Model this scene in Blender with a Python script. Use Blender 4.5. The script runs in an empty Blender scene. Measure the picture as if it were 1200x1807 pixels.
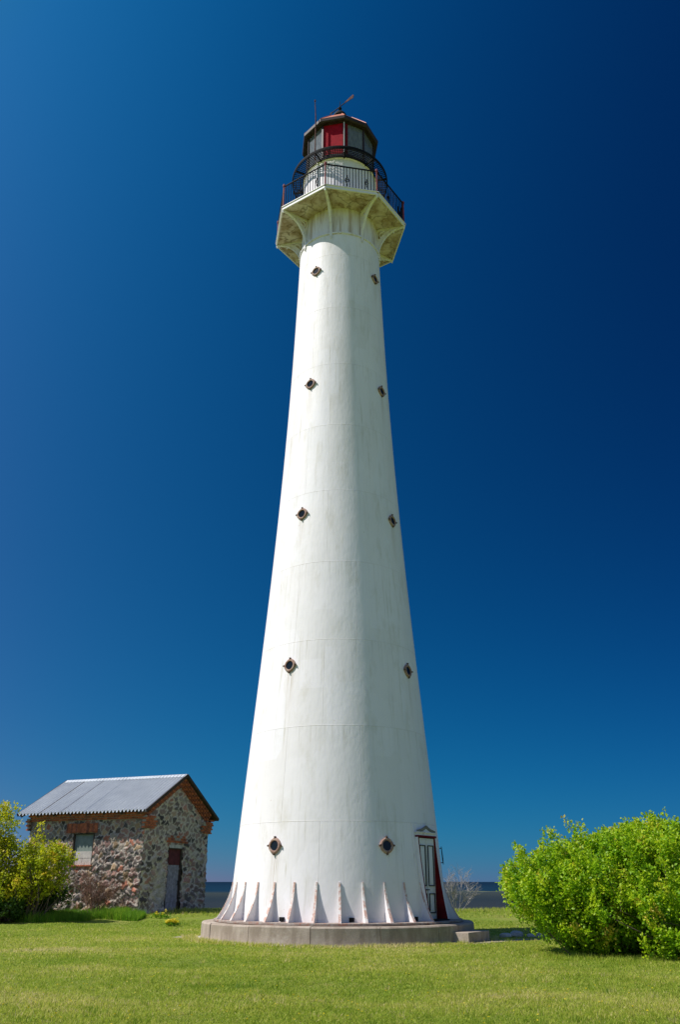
import bpy, math, random
import numpy as np
from mathutils import Vector, Matrix

scene = bpy.context.scene
R = math.radians
rng = np.random.default_rng(7)
random.seed(7)

# ------------------------------------------------------------------ camera
cam_data = bpy.data.cameras.new('camera')
cam = bpy.data.objects.new('camera', cam_data)
scene.collection.objects.link(cam)
scene.camera = cam
cam.location = (0.0, -27.0, 1.47)
cam.rotation_euler = (R(90) + 0.419845, 0, 0)
cam_data.sensor_fit = 'VERTICAL'
cam_data.sensor_height = 36.0
cam_data.lens = 36.0 * 1461.74 / 1807.0
cam_data.clip_start = 0.1
cam_data.clip_end = 30000

# ------------------------------------------------------------------ sun and sky
SUN_EL, SUN_AZ = 51.5, 77.5        # azimuth measured to the left of "towards the camera"
a = R(SUN_AZ)
sun_dir = Vector((-math.sin(a) * math.cos(R(SUN_EL)), -math.cos(a) * math.cos(R(SUN_EL)), math.sin(R(SUN_EL))))
sd = bpy.data.lights.new('sun', 'SUN')
sd.energy = 5.0
sd.angle = R(0.5)
sd.color = (1.0, 0.95, 0.90)
sun = bpy.data.objects.new('sun', sd)
scene.collection.objects.link(sun)
sun.rotation_euler = sun_dir.to_track_quat('Z', 'Y').to_euler()
sun.location = (-30, -10, 60)

world = bpy.data.worlds.new("World")
scene.world = world
world.use_nodes = True
wn, wl = world.node_tree.nodes, world.node_tree.links
wn.clear()
wo = wn.new('ShaderNodeOutputWorld')
bg = wn.new('ShaderNodeBackground')
sky = wn.new('ShaderNodeTexSky')
sky.sky_type = 'NISHITA'
sky.sun_disc = False
sky.sun_elevation = R(SUN_EL)
sky.sun_rotation = math.atan2(sun_dir.x, sun_dir.y)
sky.altitude = 0
sky.air_density = 1.0
sky.dust_density = 0.3
sky.ozone_density = 3.0
# a clear sky polarises light: ahead of the camera, away from the sun, it is deeper and more saturated;
# per channel: exp(polynomial in the direction), faded behind and overhead to an unseen sky, tinted to set the shade fill
tc = wn.new('ShaderNodeTexCoord')
sep = wn.new('ShaderNodeSeparateXYZ'); wl.new(tc.outputs['Generated'], sep.inputs[0])
def wm(op, a_, b_=0.0, c_=0.0, clamp=False):
    n_ = wn.new('ShaderNodeMath'); n_.operation = op; n_.use_clamp = clamp
    for k_, q_ in enumerate((a_, b_, c_)):
        if hasattr(q_, 'is_output'): wl.new(q_, n_.inputs[k_])
        else: n_.inputs[k_].default_value = q_
    return n_.outputs[0]
sx = wm('MINIMUM', wm('MAXIMUM', sep.outputs['X'], -0.5), 0.5)
sz = wm('MINIMUM', wm('MAXIMUM', sep.outputs['Z'], 0.0), 0.9)
terms = [sx, sz, wm('MULTIPLY', sx, sx), wm('MULTIPLY', sx, sz), wm('MULTIPLY', sz, sz), wm('EXPONENT', wm('MULTIPLY', sz, -16.7))]
SKY = [[-3.588, -1.033, -0.51], [-2.007, -0.318, -0.142], [-1.549, -0.876, -0.477], [3.6, -0.55, -0.1], [-3.778, -2.47, -1.68], [1.635, 1.55, 1.083], [1.95, 0.026, 0.362]]
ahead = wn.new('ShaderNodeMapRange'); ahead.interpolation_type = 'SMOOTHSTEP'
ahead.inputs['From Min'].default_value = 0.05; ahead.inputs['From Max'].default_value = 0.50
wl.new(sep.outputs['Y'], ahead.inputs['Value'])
chan = []
for c_ in range(3):
    acc = wm('ADD', SKY[0][c_], 0.0)
    for t_, co in zip(terms, SKY[1:]): acc = wm('MULTIPLY_ADD', t_, co[c_], acc)
    acc = wm('MINIMUM', acc, 0.2)
    chan.append(wm('EXPONENT', wm('MULTIPLY', acc, ahead.outputs[0])))
comb = wn.new('ShaderNodeCombineXYZ')
for k_, q_ in enumerate(chan): wl.new(q_, comb.inputs[k_])
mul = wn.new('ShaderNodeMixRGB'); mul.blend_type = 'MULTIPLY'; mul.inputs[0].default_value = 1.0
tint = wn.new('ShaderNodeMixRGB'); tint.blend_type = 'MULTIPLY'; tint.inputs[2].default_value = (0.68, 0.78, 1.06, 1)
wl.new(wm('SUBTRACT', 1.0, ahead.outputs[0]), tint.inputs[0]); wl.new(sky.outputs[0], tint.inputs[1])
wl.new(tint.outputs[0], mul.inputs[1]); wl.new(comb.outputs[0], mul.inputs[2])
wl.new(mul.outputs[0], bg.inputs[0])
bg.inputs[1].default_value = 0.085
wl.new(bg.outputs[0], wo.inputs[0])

scene.view_settings.view_transform = 'Standard'
scene.view_settings.look = 'None'
scene.view_settings.exposure = 0.1
scene.view_settings.gamma = 1.0
scene.view_settings.use_curve_mapping = False
scene.render.engine = 'CYCLES'
scene.cycles.max_bounces = 6
scene.cycles.transparent_max_bounces = 12

# ------------------------------------------------------------------ helpers
class MB:
    """collects polygons, linked as ONE mesh object"""
    def __init__(s):
        s.v = []; s.f = []; s.m = []
    def add(s, vs, fs, mi=0):
        o = len(s.v)
        s.v += [tuple(p) for p in vs]
        for f in fs:
            s.f.append([i + o for i in f]); s.m.append(mi)
    def box(s, c, d, rot=None, mi=0):
        x, y, z = d[0] / 2, d[1] / 2, d[2] / 2
        vs = [Vector(p) for p in ((-x,-y,-z),(x,-y,-z),(x,y,-z),(-x,y,-z),(-x,-y,z),(x,-y,z),(x,y,z),(-x,y,z))]
        if rot is not None: vs = [rot @ p for p in vs]
        c = Vector(c)
        s.add([p + c for p in vs], [(0,3,2,1),(4,5,6,7),(0,1,5,4),(1,2,6,5),(2,3,7,6),(3,0,4,7)], mi)
    def beam(s, p, q, w, h, mi=0, up=(0, 0, 1)):
        p, q = Vector(p), Vector(q); d = q - p; L = d.length
        if L < 1e-6: return
        d.normalize(); up = Vector(up)
        if abs(d.dot(up)) > 0.99: up = Vector((1, 0, 0))
        x = d.cross(up).normalized(); y = x.cross(d).normalized()
        rot = Matrix((x, d, y)).transposed()
        s.box((p + q) / 2, (w, L, h), rot, mi)
    def tube(s, pts, rad, n=8, mi=0, cap=True):
        pts = [Vector(p) for p in pts]
        if not hasattr(rad, '__len__'): rad = [rad] * len(pts)
        rings = []; o = len(s.v); vs = []
        for i, p in enumerate(pts):
            d = (pts[min(i + 1, len(pts) - 1)] - pts[max(i - 1, 0)]).normalized()
            up = Vector((0, 0, 1)) if abs(d.z) < 0.9 else Vector((1, 0, 0))
            x = d.cross(up).normalized(); y = d.cross(x)
            for k in range(n):
                t = 2 * math.pi * k / n
                vs.append(p + (x * math.cos(t) + y * math.sin(t)) * rad[i])
        fs = []
        for i in range(len(pts) - 1):
            for k in range(n):
                k2 = (k + 1) % n
                fs.append((i * n + k, i * n + k2, (i + 1) * n + k2, (i + 1) * n + k))
        if cap:
            fs.append(tuple(range(n))); fs.append(tuple((len(pts) - 1) * n + k for k in reversed(range(n))))
        s.add(vs, fs, mi)
    def lathe(s, prof, n=64, mi=0, c=(0, 0, 0), a0=0.0, close=False):
        vs = []; m = len(prof)
        for k in range(n):
            t = a0 + 2 * math.pi * k / n
            for r, z in prof: vs.append((c[0] + r * math.sin(t), c[1] - r * math.cos(t), c[2] + z))
        fs = []
        for k in range(n):
            k2 = (k + 1) % n
            for i in range(m - 1 + (1 if close else 0)):
                j = (i + 1) % m
                fs.append((k * m + i, k2 * m + i, k2 * m + j, k * m + j))
        s.add(vs, fs, mi)
    def prism(s, pts, off, mi=0):
        """pts: planar loop of 3-D points, off: extrusion vector"""
        n = len(pts); off = Vector(off)
        vs = [Vector(p) for p in pts] + [Vector(p) + off for p in pts]
        fs = [tuple(reversed(range(n))), tuple(range(n, 2 * n))]
        fs += [(i, (i + 1) % n, n + (i + 1) % n, n + i) for i in range(n)]
        s.add(vs, fs, mi)
    def build(s, name, mats, parent=None, smooth=False, recalc=True):
        me = bpy.data.meshes.new(name)
        me.from_pydata(s.v, [], s.f)
        if not isinstance(mats, (list, tuple)): mats = [mats]
        for m in mats: me.materials.append(m)
        me.polygons.foreach_set('material_index', s.m)
        if recalc:
            import bmesh
            b = bmesh.new(); b.from_mesh(me)
            bmesh.ops.recalc_face_normals(b, faces=b.faces)
            b.to_mesh(me); b.free()
        if smooth:
            me.polygons.foreach_set('use_smooth', [True] * len(me.polygons))
            try: me.set_sharp_from_angle(angle=R(35))
            except Exception: pass
        me.update()
        o = bpy.data.objects.new(name, me)
        scene.collection.objects.link(o)
        if parent: o.parent = parent
        return o

def empty(name, loc=(0, 0, 0), rot=(0, 0, 0)):
    o = bpy.data.objects.new(name, None)
    o.empty_display_size = 0.3
    o.location = loc; o.rotation_euler = rot
    scene.collection.objects.link(o)
    return o

def tag(o, label=None, cat=None, group=None, kind=None):
    if label: o['label'] = label
    if cat: o['category'] = cat
    if group: o['group'] = group
    if kind: o['kind'] = kind
    return o

def raw_mesh(name, V, loops, starts, totals, mat, attrs=None, smooth=False):
    me = bpy.data.meshes.new(name)
    me.vertices.add(len(V)); me.vertices.foreach_set('co', np.asarray(V, np.float32).ravel())
    me.loops.add(len(loops)); me.loops.foreach_set('vertex_index', np.asarray(loops, np.int32))
    me.polygons.add(len(starts))
    me.polygons.foreach_set('loop_start', np.asarray(starts, np.int32))
    try: me.polygons.foreach_set('loop_total', np.asarray(totals, np.int32))
    except Exception: pass
    if smooth: me.polygons.foreach_set('use_smooth', np.ones(len(starts), bool))
    me.materials.append(mat)
    me.update(calc_edges=True)
    for k, val in (attrs or {}).items():
        if val.ndim == 1:
            at = me.attributes.new(k, 'FLOAT', 'POINT'); at.data.foreach_set('value', val.astype(np.float32))
        else:
            at = me.attributes.new(k, 'FLOAT_COLOR', 'POINT')
            c4 = np.ones((len(val), 4), np.float32); c4[:, :3] = val
            at.data.foreach_set('color', c4.ravel())
    o = bpy.data.objects.new(name, me)
    scene.collection.objects.link(o)
    return o

# ------------------------------------------------------------------ materials
class Mat:
    def __init__(s, name, rough=0.7, spec=0.3, metal=0.0):
        s.m = bpy.data.materials.new(name); s.m.use_nodes = True
        s.n, s.l = s.m.node_tree.nodes, s.m.node_tree.links
        s.p = s.n['Principled BSDF']
        s.p.inputs['Roughness'].default_value = rough
        s.p.inputs['Specular IOR Level'].default_value = spec
        s.p.inputs['Metallic'].default_value = metal
        s.tc = s.n.new('ShaderNodeTexCoord')
    def vec(s, scale=(1, 1, 1), src='Object'):
        mp = s.n.new('ShaderNodeMapping'); mp.inputs['Scale'].default_value = scale
        s.l.new(s.tc.outputs[src], mp.inputs[0]); return mp.outputs[0]
    def noise(s, scale, detail=4, vec=None, rough=0.6):
        t = s.n.new('ShaderNodeTexNoise'); t.inputs['Scale'].default_value = scale
        t.inputs['Detail'].default_value = detail; t.inputs['Roughness'].default_value = rough
        s.l.new(vec if vec is not None else s.tc.outputs['Object'], t.inputs['Vector']); return t.outputs['Fac']
    def ramp(s, fac, stops, interp='LINEAR'):
        r = s.n.new('ShaderNodeValToRGB'); r.color_ramp.interpolation = interp
        el = r.color_ramp.elements
        el[0].position = stops[0][0]; el[0].color = (*s.c(stops[0][1]), 1)
        el[1].position = stops[-1][0]; el[1].color = (*s.c(stops[-1][1]), 1)
        for p, c in stops[1:-1]:
            q = el.new(p); q.color = (*s.c(c), 1)
        s.l.new(fac, r.inputs[0]); return r.outputs[0]
    @staticmethod
    def c(c): return c if hasattr(c, '__len__') else (c, c, c)
    def inp(s, socket, val):
        if hasattr(val, 'is_output'): s.l.new(val, socket)
        elif hasattr(val, '__len__'): socket.default_value = (*val, 1) if len(val) == 3 else val
        else:
            try: socket.default_value = val
            except Exception: socket.default_value = (val, val, val, 1)
    def mix(s, fac, a, b, mode='MIX'):
        x = s.n.new('ShaderNodeMixRGB'); x.blend_type = mode
        s.inp(x.inputs[0], fac); s.inp(x.inputs[1], a); s.inp(x.inputs[2], b); return x.outputs[0]
    def math(s, op, a, b=0.0, clamp=False):
        x = s.n.new('ShaderNodeMath'); x.operation = op; x.use_clamp = clamp
        s.inp(x.inputs[0], a); s.inp(x.inputs[1], b); return x.outputs[0]
    def bump(s, h, strength=0.3, dist=0.01, prev=None):
        b = s.n.new('ShaderNodeBump'); b.inputs['Strength'].default_value = strength
        b.inputs['Distance'].default_value = dist
        s.l.new(h, b.inputs['Height'])
        if prev is not None: s.l.new(prev, b.inputs['Normal'])
        return b.outputs[0]
    def col(s, c): s.inp(s.p.inputs['Base Color'], c); return s
    def nrm(s, b): s.l.new(b, s.p.inputs['Normal']); return s
    def attr(s, name, out='Color'):
        t = s.n.new('ShaderNodeAttribute'); t.attribute_name = name; return t.outputs[out]

def simple(name, base, var=0.15, scale=6, rough=0.6, spec=0.3, metal=0.0, bump=0.2, bd=0.004):
    m = Mat(name, rough, spec, metal)
    n = m.noise(scale, 5)
    lo = tuple(x * (1 - var) for x in base); hi = tuple(min(1, x * (1 + var)) for x in base)
    m.col(m.ramp(n, [(0.3, lo), (0.7, hi)]))
    if bump: m.nrm(m.bump(m.noise(scale * 8, 4), bump, bd))
    return m.m

# white painted cast iron of the tower: plate joints, drips of rust, patchy repainting (UV: u = arc length in m, v = height in m)
def tower_white():
    m = Mat('painted_cast_iron', 0.55, 0.25)
    uv = m.tc.outputs['UV']
    mp = m.n.new('ShaderNodeMapping'); m.l.new(uv, mp.inputs[0])
    br = m.n.new('ShaderNodeTexBrick')
    br.offset = 0.5; br.inputs['Scale'].default_value = 1.0
    br.inputs['Mortar Size'].default_value = 0.010; br.inputs['Mortar Smooth'].default_value = 0.6
    br.inputs['Brick Width'].default_value = 2.52; br.inputs['Row Height'].default_value = 2.6
    br.inputs['Color1'].default_value = (1, 1, 1, 1); br.inputs['Color2'].default_value = (0.955, 0.965, 0.955, 1)
    br.inputs['Mortar'].default_value = (0.84, 0.82, 0.77, 1)
    mp.inputs['Location'].default_value = (0.55, 2.21, 0)
    m.l.new(mp.outputs[0], br.inputs['Vector'])
    def uvv(sx, sy):
        q = m.n.new('ShaderNodeMapping'); q.inputs['Scale'].default_value = (sx, sy, 1); m.l.new(uv, q.inputs[0]); return q.outputs[0]
    big = m.noise(0.5, 4, uvv(1, 0.6))
    base = m.ramp(big, [(0.3, (0.865, 0.835, 0.825)), (0.7, (0.915, 0.885, 0.88))])
    base = m.mix(m.ramp(m.noise(1.0, 4, uvv(0.9, 0.9), 0.7), [(0.40, 0.25), (0.62, 1.0)]), base, m.mix(1.0, base, br.outputs['Color'], 'MULTIPLY'))
    drips = m.noise(1.0, 6, uvv(7.0, 0.45), 0.7)
    patch = m.noise(1.0, 3, uvv(0.55, 0.35))
    d = m.math('MULTIPLY', m.ramp(drips, [(0.54, 0.0), (0.76, 1.0)]), m.ramp(patch, [(0.40, 0.0), (0.62, 1.0)]))
    base = m.mix(m.math('MULTIPLY', d, 0.85), base, (0.46, 0.43, 0.29))
    blot = m.noise(1.0, 6, uvv(1.3, 0.55), 0.68)
    base = m.mix(m.math('MULTIPLY', m.ramp(blot, [(0.54, 0.0), (0.70, 1.0)]), 0.42), base, (0.60, 0.56, 0.44))
    fine = m.noise(1.0, 6, uvv(26.0, 5.0), 0.75)
    base = m.mix(m.math('MULTIPLY', m.ramp(fine, [(0.60, 0.0), (0.78, 1.0)]), 0.30), base, (0.55, 0.55, 0.48))
    sp = m.n.new('ShaderNodeSeparateXYZ'); m.l.new(uv, sp.inputs[0])
    U_, V_ = sp.outputs['X'], sp.outputs['Y']
    fr = m.math('FRACT', m.math('DIVIDE', m.math('SUBTRACT', V_, 2.25), 5.245))
    below = m.math('MULTIPLY', m.ramp(fr, [(0.66, 0.0), (1.0, 1.0)]), m.ramp(fr, [(0.985, 1.0), (1.0, 0.0)]))
    tot = None
    for u0 in (-1.90, 3.09, -6.97):
        g = m.math('EXPONENT', m.math('MULTIPLY', m.math('POWER', m.math('ABSOLUTE', m.math('SUBTRACT', U_, u0)), 2.0), -38.0))
        tot = g if tot is None else m.math('ADD', tot, g)
    thin = m.noise(1.0, 4, uvv(30.0, 0.5), 0.6)
    st = m.math('MULTIPLY', m.math('MULTIPLY', tot, below), m.ramp(thin, [(0.42, 0.0), (0.60, 1.0)]))
    base = m.mix(m.math('MULTIPLY', st, 0.75, True), base, (0.42, 0.33, 0.19))
    # grime gathered under each course joint
    fj = m.math('FRACT', m.math('DIVIDE', m.math('ADD', V_, 2.21), 2.6))
    run = m.math('MULTIPLY', m.ramp(fj, [(0.55, 0.0), (1.0, 1.0)]), m.ramp(m.noise(1.0, 5, uvv(11.0, 0.30), 0.65), [(0.52, 0.0), (0.72, 1.0)]))
    base = m.mix(m.math('MULTIPLY', run, 0.42), base, (0.47, 0.44, 0.33))
    # squarish repainted areas
    vor = m.n.new('ShaderNodeTexVoronoi'); vor.distance = 'CHEBYCHEV'; vor.inputs['Scale'].default_value = 1.0
    m.l.new(uvv(0.8, 0.55), vor.inputs['Vector'])
    base = m.mix(1.0, base, m.ramp(vor.outputs['Color'], [(0.0, (0.93, 0.93, 0.91)), (0.5, (1.0, 1.0, 1.0)), (1.0, (0.97, 0.985, 1.0))]), 'MULTIPLY')
    spots = m.noise(1.0, 2, uvv(5.5, 5.5), 0.5)
    base = m.mix(m.math('MULTIPLY', m.ramp(spots, [(0.76, 0.0), (0.80, 1.0)]), 0.5), base, (0.42, 0.22, 0.12))
    m.col(base)
    b = m.bump(br.outputs['Fac'], 0.5, 0.014)
    b = m.bump(m.noise(1.0, 3, uvv(1.2, 0.7)), 0.35, 0.035, b)
    b = m.bump(m.noise(1.0, 4, uvv(9.0, 5.0)), 0.45, 0.010, b)
    m.nrm(b)
    return m.m

def white_iron(name, rust=0.35, tint=(0.81, 0.785, 0.785)):
    m = Mat(name, 0.55, 0.25)
    n = m.noise(3.0, 6, m.vec((3.0, 3.0, 0.7)), 0.7)
    p = m.noise(1.1, 3)
    d = m.math('MULTIPLY', m.ramp(n, [(0.50, 0.0), (0.70, 1.0)]), m.ramp(p, [(0.35, 0.2), (0.7, 1.0)]))
    c = m.mix(m.math('MULTIPLY', d, rust), tint, (0.42, 0.30, 0.14))
    m.col(c); m.nrm(m.bump(m.noise(14, 4), 0.3, 0.006))
    return m.m

M = {}
M['tower'] = tower_white()
M['white'] = white_iron('white_paint', 0.30)
M['white_rusty'] = white_iron('white_paint_rusty', 0.75)
M['drum'] = white_iron('drum_paint', 0.35, (0.88, 0.855, 0.86))
m = Mat('streaked_neck_paint', 0.55, 0.2)
n = m.noise(1.0, 6, m.vec((5.0, 5.0, 0.30)), 0.6)
c = m.mix(m.math('MULTIPLY', m.ramp(n, [(0.47, 0.0), (0.62, 1.0)]), 0.75), (0.82, 0.79, 0.80), (0.42, 0.31, 0.19))
m.col(m.mix(m.math('MULTIPLY', m.ramp(m.noise(1.0, 5, m.vec((14, 14, 1.2))), [(0.55, 0.0), (0.7, 1.0)]), 0.4), c, (0.30, 0.22, 0.14)))
M['neck'] = m.m
m = Mat('rib_edge', 0.75, 0.2)
n = m.noise(9, 5, m.vec((1, 1, 0.7)), 0.75)
m.col(m.ramp(n, [(0.42, (0.78, 0.75, 0.70)), (0.50, (0.70, 0.55, 0.48)), (0.56, (0.54, 0.30, 0.22)), (0.62, (0.66, 0.48, 0.40)), (0.70, (0.76, 0.72, 0.66))]))
m.nrm(m.bump(n, 0.5, 0.01)); M['pink'] = m.m
m = Mat('flange_iron', 0.75, 0.2)
n = m.noise(7, 5, None, 0.75)
m.col(m.ramp(n, [(0.36, (0.42, 0.38, 0.33)), (0.50, (0.30, 0.25, 0.21)), (0.62, (0.34, 0.16, 0.11)), (0.72, (0.40, 0.35, 0.30))]))
m.nrm(m.bump(n, 0.5, 0.01)); M['flange'] = m.m
m = Mat('window_frame_paint', 0.7, 0.2)
n = m.noise(16, 5, None, 0.7)
m.col(m.ramp(n, [(0.32, (0.50, 0.42, 0.33)), (0.52, (0.34, 0.20, 0.15)), (0.70, (0.20, 0.13, 0.10))]))
m.nrm(m.bump(n, 0.4, 0.006)); M['frame'] = m.m
M['rust'] = simple('rusty_lug', (0.12, 0.075, 0.05), 0.5, 20, 0.8, bump=0.4)
m = Mat('dark_glass', 0.10, 0.25); m.col((0.008, 0.012, 0.014)); M['glass'] = m.m
M['red'] = simple('dark_red_paint', (0.15, 0.008, 0.010), 0.3, 5, 0.7, 0.12)
M['bright_red'] = simple('bright_red_paint', (0.36, 0.006, 0.016), 0.2, 5, 0.7, 0.12)
M['red_post'] = simple('red_post_paint', (0.20, 0.03, 0.025), 0.45, 9, 0.55)
M['black'] = simple('black_iron', (0.009, 0.010, 0.012), 0.5, 12, 0.8, 0.15)
M['brown'] = simple('dark_brown_iron', (0.035, 0.022, 0.018), 0.5, 8, 0.55)
M['roof_red'] = simple('rusty_red_roof', (0.55, 0.20, 0.12), 0.3, 4, 0.6)
M['stain'] = simple('stained_grey_moulding', (0.20, 0.19, 0.15), 0.35, 9, 0.8)
M['trim_dark'] = simple('dark_door_trim', (0.02, 0.024, 0.03), 0.3, 10, 0.5)
M['door_white'] = white_iron('door_paint', 0.12, (0.80, 0.80, 0.79))
M['vane'] = simple('vane_metal', (0.11, 0.055, 0.045), 0.5, 10, 0.9, 0.1)

# stained underside of the gallery
m = Mat('stained_soffit', 0.8, 0.15)
n1 = m.noise(1.6, 5, None, 0.6)
c = m.ramp(n1, [(0.30, (0.80, 0.72, 0.73)), (0.47, (0.64, 0.54, 0.49)), (0.60, (0.40, 0.29, 0.21)), (0.75, (0.68, 0.59, 0.56))])
wv = m.n.new('ShaderNodeTexVoronoi'); wv.feature = 'DISTANCE_TO_EDGE'; wv.inputs['Scale'].default_value = 1.3
dn = m.n.new('ShaderNodeTexNoise'); dn.inputs['Scale'].default_value = 1.6; m.l.new(m.tc.outputs['Object'], dn.inputs['Vector'])
vadd = m.n.new('ShaderNodeVectorMath'); vadd.operation = 'MULTIPLY_ADD'; vadd.inputs[1].default_value = (1.1, 1.1, 1.1)
m.l.new(dn.outputs['Color'], vadd.inputs[0]); m.l.new(m.tc.outputs['Object'], vadd.inputs[2]); m.l.new(vadd.outputs[0], wv.inputs['Vector'])
c = m.mix(m.ramp(wv.outputs['Distance'], [(0.0, 0.75), (0.045, 0.0)]), c, (0.17, 0.12, 0.06))
c = m.mix(m.ramp(m.noise(5.0, 5, None, 0.7), [(0.50, 0.0), (0.72, 0.7)]), c, (0.30, 0.20, 0.10))
m.col(c); m.nrm(m.bump(m.noise(8, 5), 0.5, 0.012)); M['soffit'] = m.m

# granite plinth
m = Mat('granite_plinth', 0.85, 0.2)
n1 = m.noise(1.3, 4); n2 = m.noise(34, 6, None, 0.8); n3 = m.noise(5, 5, m.vec((1, 1, 0.25)))
c = m.ramp(n1, [(0.3, (0.38, 0.31, 0.24)), (0.7, (0.52, 0.44, 0.35))])
c = m.mix(m.ramp(n2, [(0.42, 0.0), (0.70, 0.55)]), c, (0.17, 0.14, 0.125))
c = m.mix(m.math('MULTIPLY', m.ramp(n3, [(0.46, 0.0), (0.62, 1.0)]), 0.6), c, (0.24, 0.19, 0.14))
c = m.mix(m.math('MULTIPLY', m.ramp(m.noise(2.2, 5, None, 0.7), [(0.55, 0.0), (0.70, 1.0)]), 0.5), c, (0.55, 0.50, 0.42))
m.col(c)
b = m.bump(n2, 0.5, 0.01); m.nrm(m.bump(m.noise(3, 3), 0.4, 0.03, b)); M['granite'] = m.m
M['footing'] = simple('pale_concrete', (0.48, 0.45, 0.40), 0.25, 5, 0.9, bump=0.5)

# lantern glazing: dusty glass with pale blinds behind it
m = Mat('dusty_glass', 0.12, 0.5)
n = m.noise(5, 4, m.vec((6, 6, 0.5)))
m.col(m.ramp(n, [(0.35, (0.10, 0.12, 0.12)), (0.65, (0.24, 0.26, 0.25))]))
m.p.inputs['Alpha'].default_value = 0.82
M['pane'] = m.m
m = Mat('blind_fabric', 0.9, 0.1); m.col(m.ramp(m.noise(6, 3, m.vec((5, 5, 0.3))), [(0.35, (0.25, 0.26, 0.25)), (0.65, (0.48, 0.48, 0.45))])); M['blind'] = m.m

# attribute coloured leaves and grass
def leaf_mat(name, stops, trans=0.35, rough=0.45):
    m = Mat(name, rough, 0.35)
    v = m.attr('var', 'Fac')
    c = m.ramp(v, stops)
    m.col(c)
    tr = m.n.new('ShaderNodeBsdfTranslucent'); m.l.new(c, tr.inputs[0])
    mx = m.n.new('ShaderNodeMixShader'); mx.inputs[0].default_value = trans
    m.l.new(m.p.outputs[0], mx.inputs[1]); m.l.new(tr.outputs[0], mx.inputs[2])
    m.l.new(mx.outputs[0], m.n['Material Output'].inputs[0])
    return m.m
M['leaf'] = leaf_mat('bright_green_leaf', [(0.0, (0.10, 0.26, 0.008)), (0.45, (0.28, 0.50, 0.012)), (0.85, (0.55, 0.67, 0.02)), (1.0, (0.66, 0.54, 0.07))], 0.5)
M['leaf_yellow'] = leaf_mat('yellow_green_leaf', [(0.0, (0.13, 0.22, 0.012)), (0.4, (0.34, 0.43, 0.015)), (0.85, (0.62, 0.60, 0.02)), (1.0, (0.66, 0.46, 0.05))], 0.5)
M['blade'] = leaf_mat('grass_blade', [(0.0, (0.14, 0.26, 0.015)), (0.4, (0.33, 0.44, 0.035)), (0.75, (0.54, 0.56, 0.09)), (0.92, (0.68, 0.61, 0.20)), (1.0, (0.72, 0.61, 0.30))], 0.5, 0.6)
M['blade_tall'] = leaf_mat('tall_grass_blade', [(0.0, (0.08, 0.22, 0.01)), (0.5, (0.18, 0.38, 0.02)), (1.0, (0.40, 0.48, 0.05))], 0.5, 0.6)
M['petal'] = leaf_mat('yellow_petal', [(0.0, (0.62, 0.50, 0.01)), (1.0, (0.80, 0.66, 0.02))], 0.2)
M['bark'] = simple('brown_bark', (0.11, 0.085, 0.06), 0.4, 20, 0.9, bump=0.5)
M['bark_grey'] = simple('bleached_bark', (0.30, 0.28, 0.265), 0.3, 20, 0.9, bump=0.3)
M['bark_red'] = simple('reddish_dead_wood', (0.20, 0.11, 0.075), 0.4, 20, 0.9, bump=0.3)

# ------------------------------------------------------------------ terrain, sea
def gh(x, y):
    """height of the ground"""
    x = np.asarray(x, float); y = np.asarray(y, float)
    def ss(a, b, t):
        t = np.clip((t - a) / (b - a), 0, 1); return t * t * (3 - 2 * t)
    h = 0.38 * ss(1.0, 12.0, y) * (1 - 0.12 * ss(-2, 6, x))
    h = h - 0.24 * ss(13.0, 19.0, y) - 2.4 * ss(20.5, 33.0, y)
    und = 0.03 * np.sin(x * 0.7 + 1.3) * np.sin(y * 0.55 + 0.4) + 0.018 * np.sin(x * 1.7 + y * 1.1)
    near = np.clip((np.hypot(x, y) - 4.2) / 3.0, 0, 1)
    return h + und * near * (1 - ss(20, 30, y))

def ground_sheet():
    xs = np.concatenate([np.array([-4000, -900, -250, -120, -70]), np.arange(-45, 45.1, 0.75), np.array([70, 120, 250, 900, 4000])])
    ys = np.concatenate([np.array([-4000, -900, -250, -100, -55]), np.arange(-36, 36.1, 0.75), np.array([60, 200, 2000, 9000])])
    X, Y = np.meshgrid(xs, ys); Z = gh(X, Y)
    V = np.stack([X.ravel(), Y.ravel(), Z.ravel()], 1)
    nx = len(xs); q = []
    for j in range(len(ys) - 1):
        for i in range(nx - 1):
            q += [j * nx + i, j * nx + i + 1, (j + 1) * nx + i + 1, (j + 1) * nx + i]
    n = len(q) // 4
    m = Mat('lawn_ground', 0.95, 0.1)
    n1 = m.noise(0.55, 5); n2 = m.noise(5.0, 6, None, 0.7); n3 = m.noise(60, 4, None, 0.8)
    c = m.ramp(n1, [(0.3, (0.15, 0.22, 0.025)), (0.52, (0.20, 0.26, 0.035)), (0.72, (0.29, 0.28, 0.08))])
    c = m.mix(m.ramp(n2, [(0.50, 0.0), (0.74, 0.7)]), c, (0.17, 0.16, 0.06))
    c = m.mix(m.ramp(n3, [(0.45, 0.0), (0.65, 0.6)]), c, (0.12, 0.15, 0.02))
    m.col(c); m.nrm(m.bump(n3, 0.8, 0.02, m.bump(n2, 0.6, 0.05)))
    o = raw_mesh('ground', V, q, np.arange(n) * 4, np.full(n, 4), m.m, smooth=True)
    tag(o, 'mown green lawn spreading round the lighthouse down to the shore', None, None, 'structure')
ground_sheet()

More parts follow.
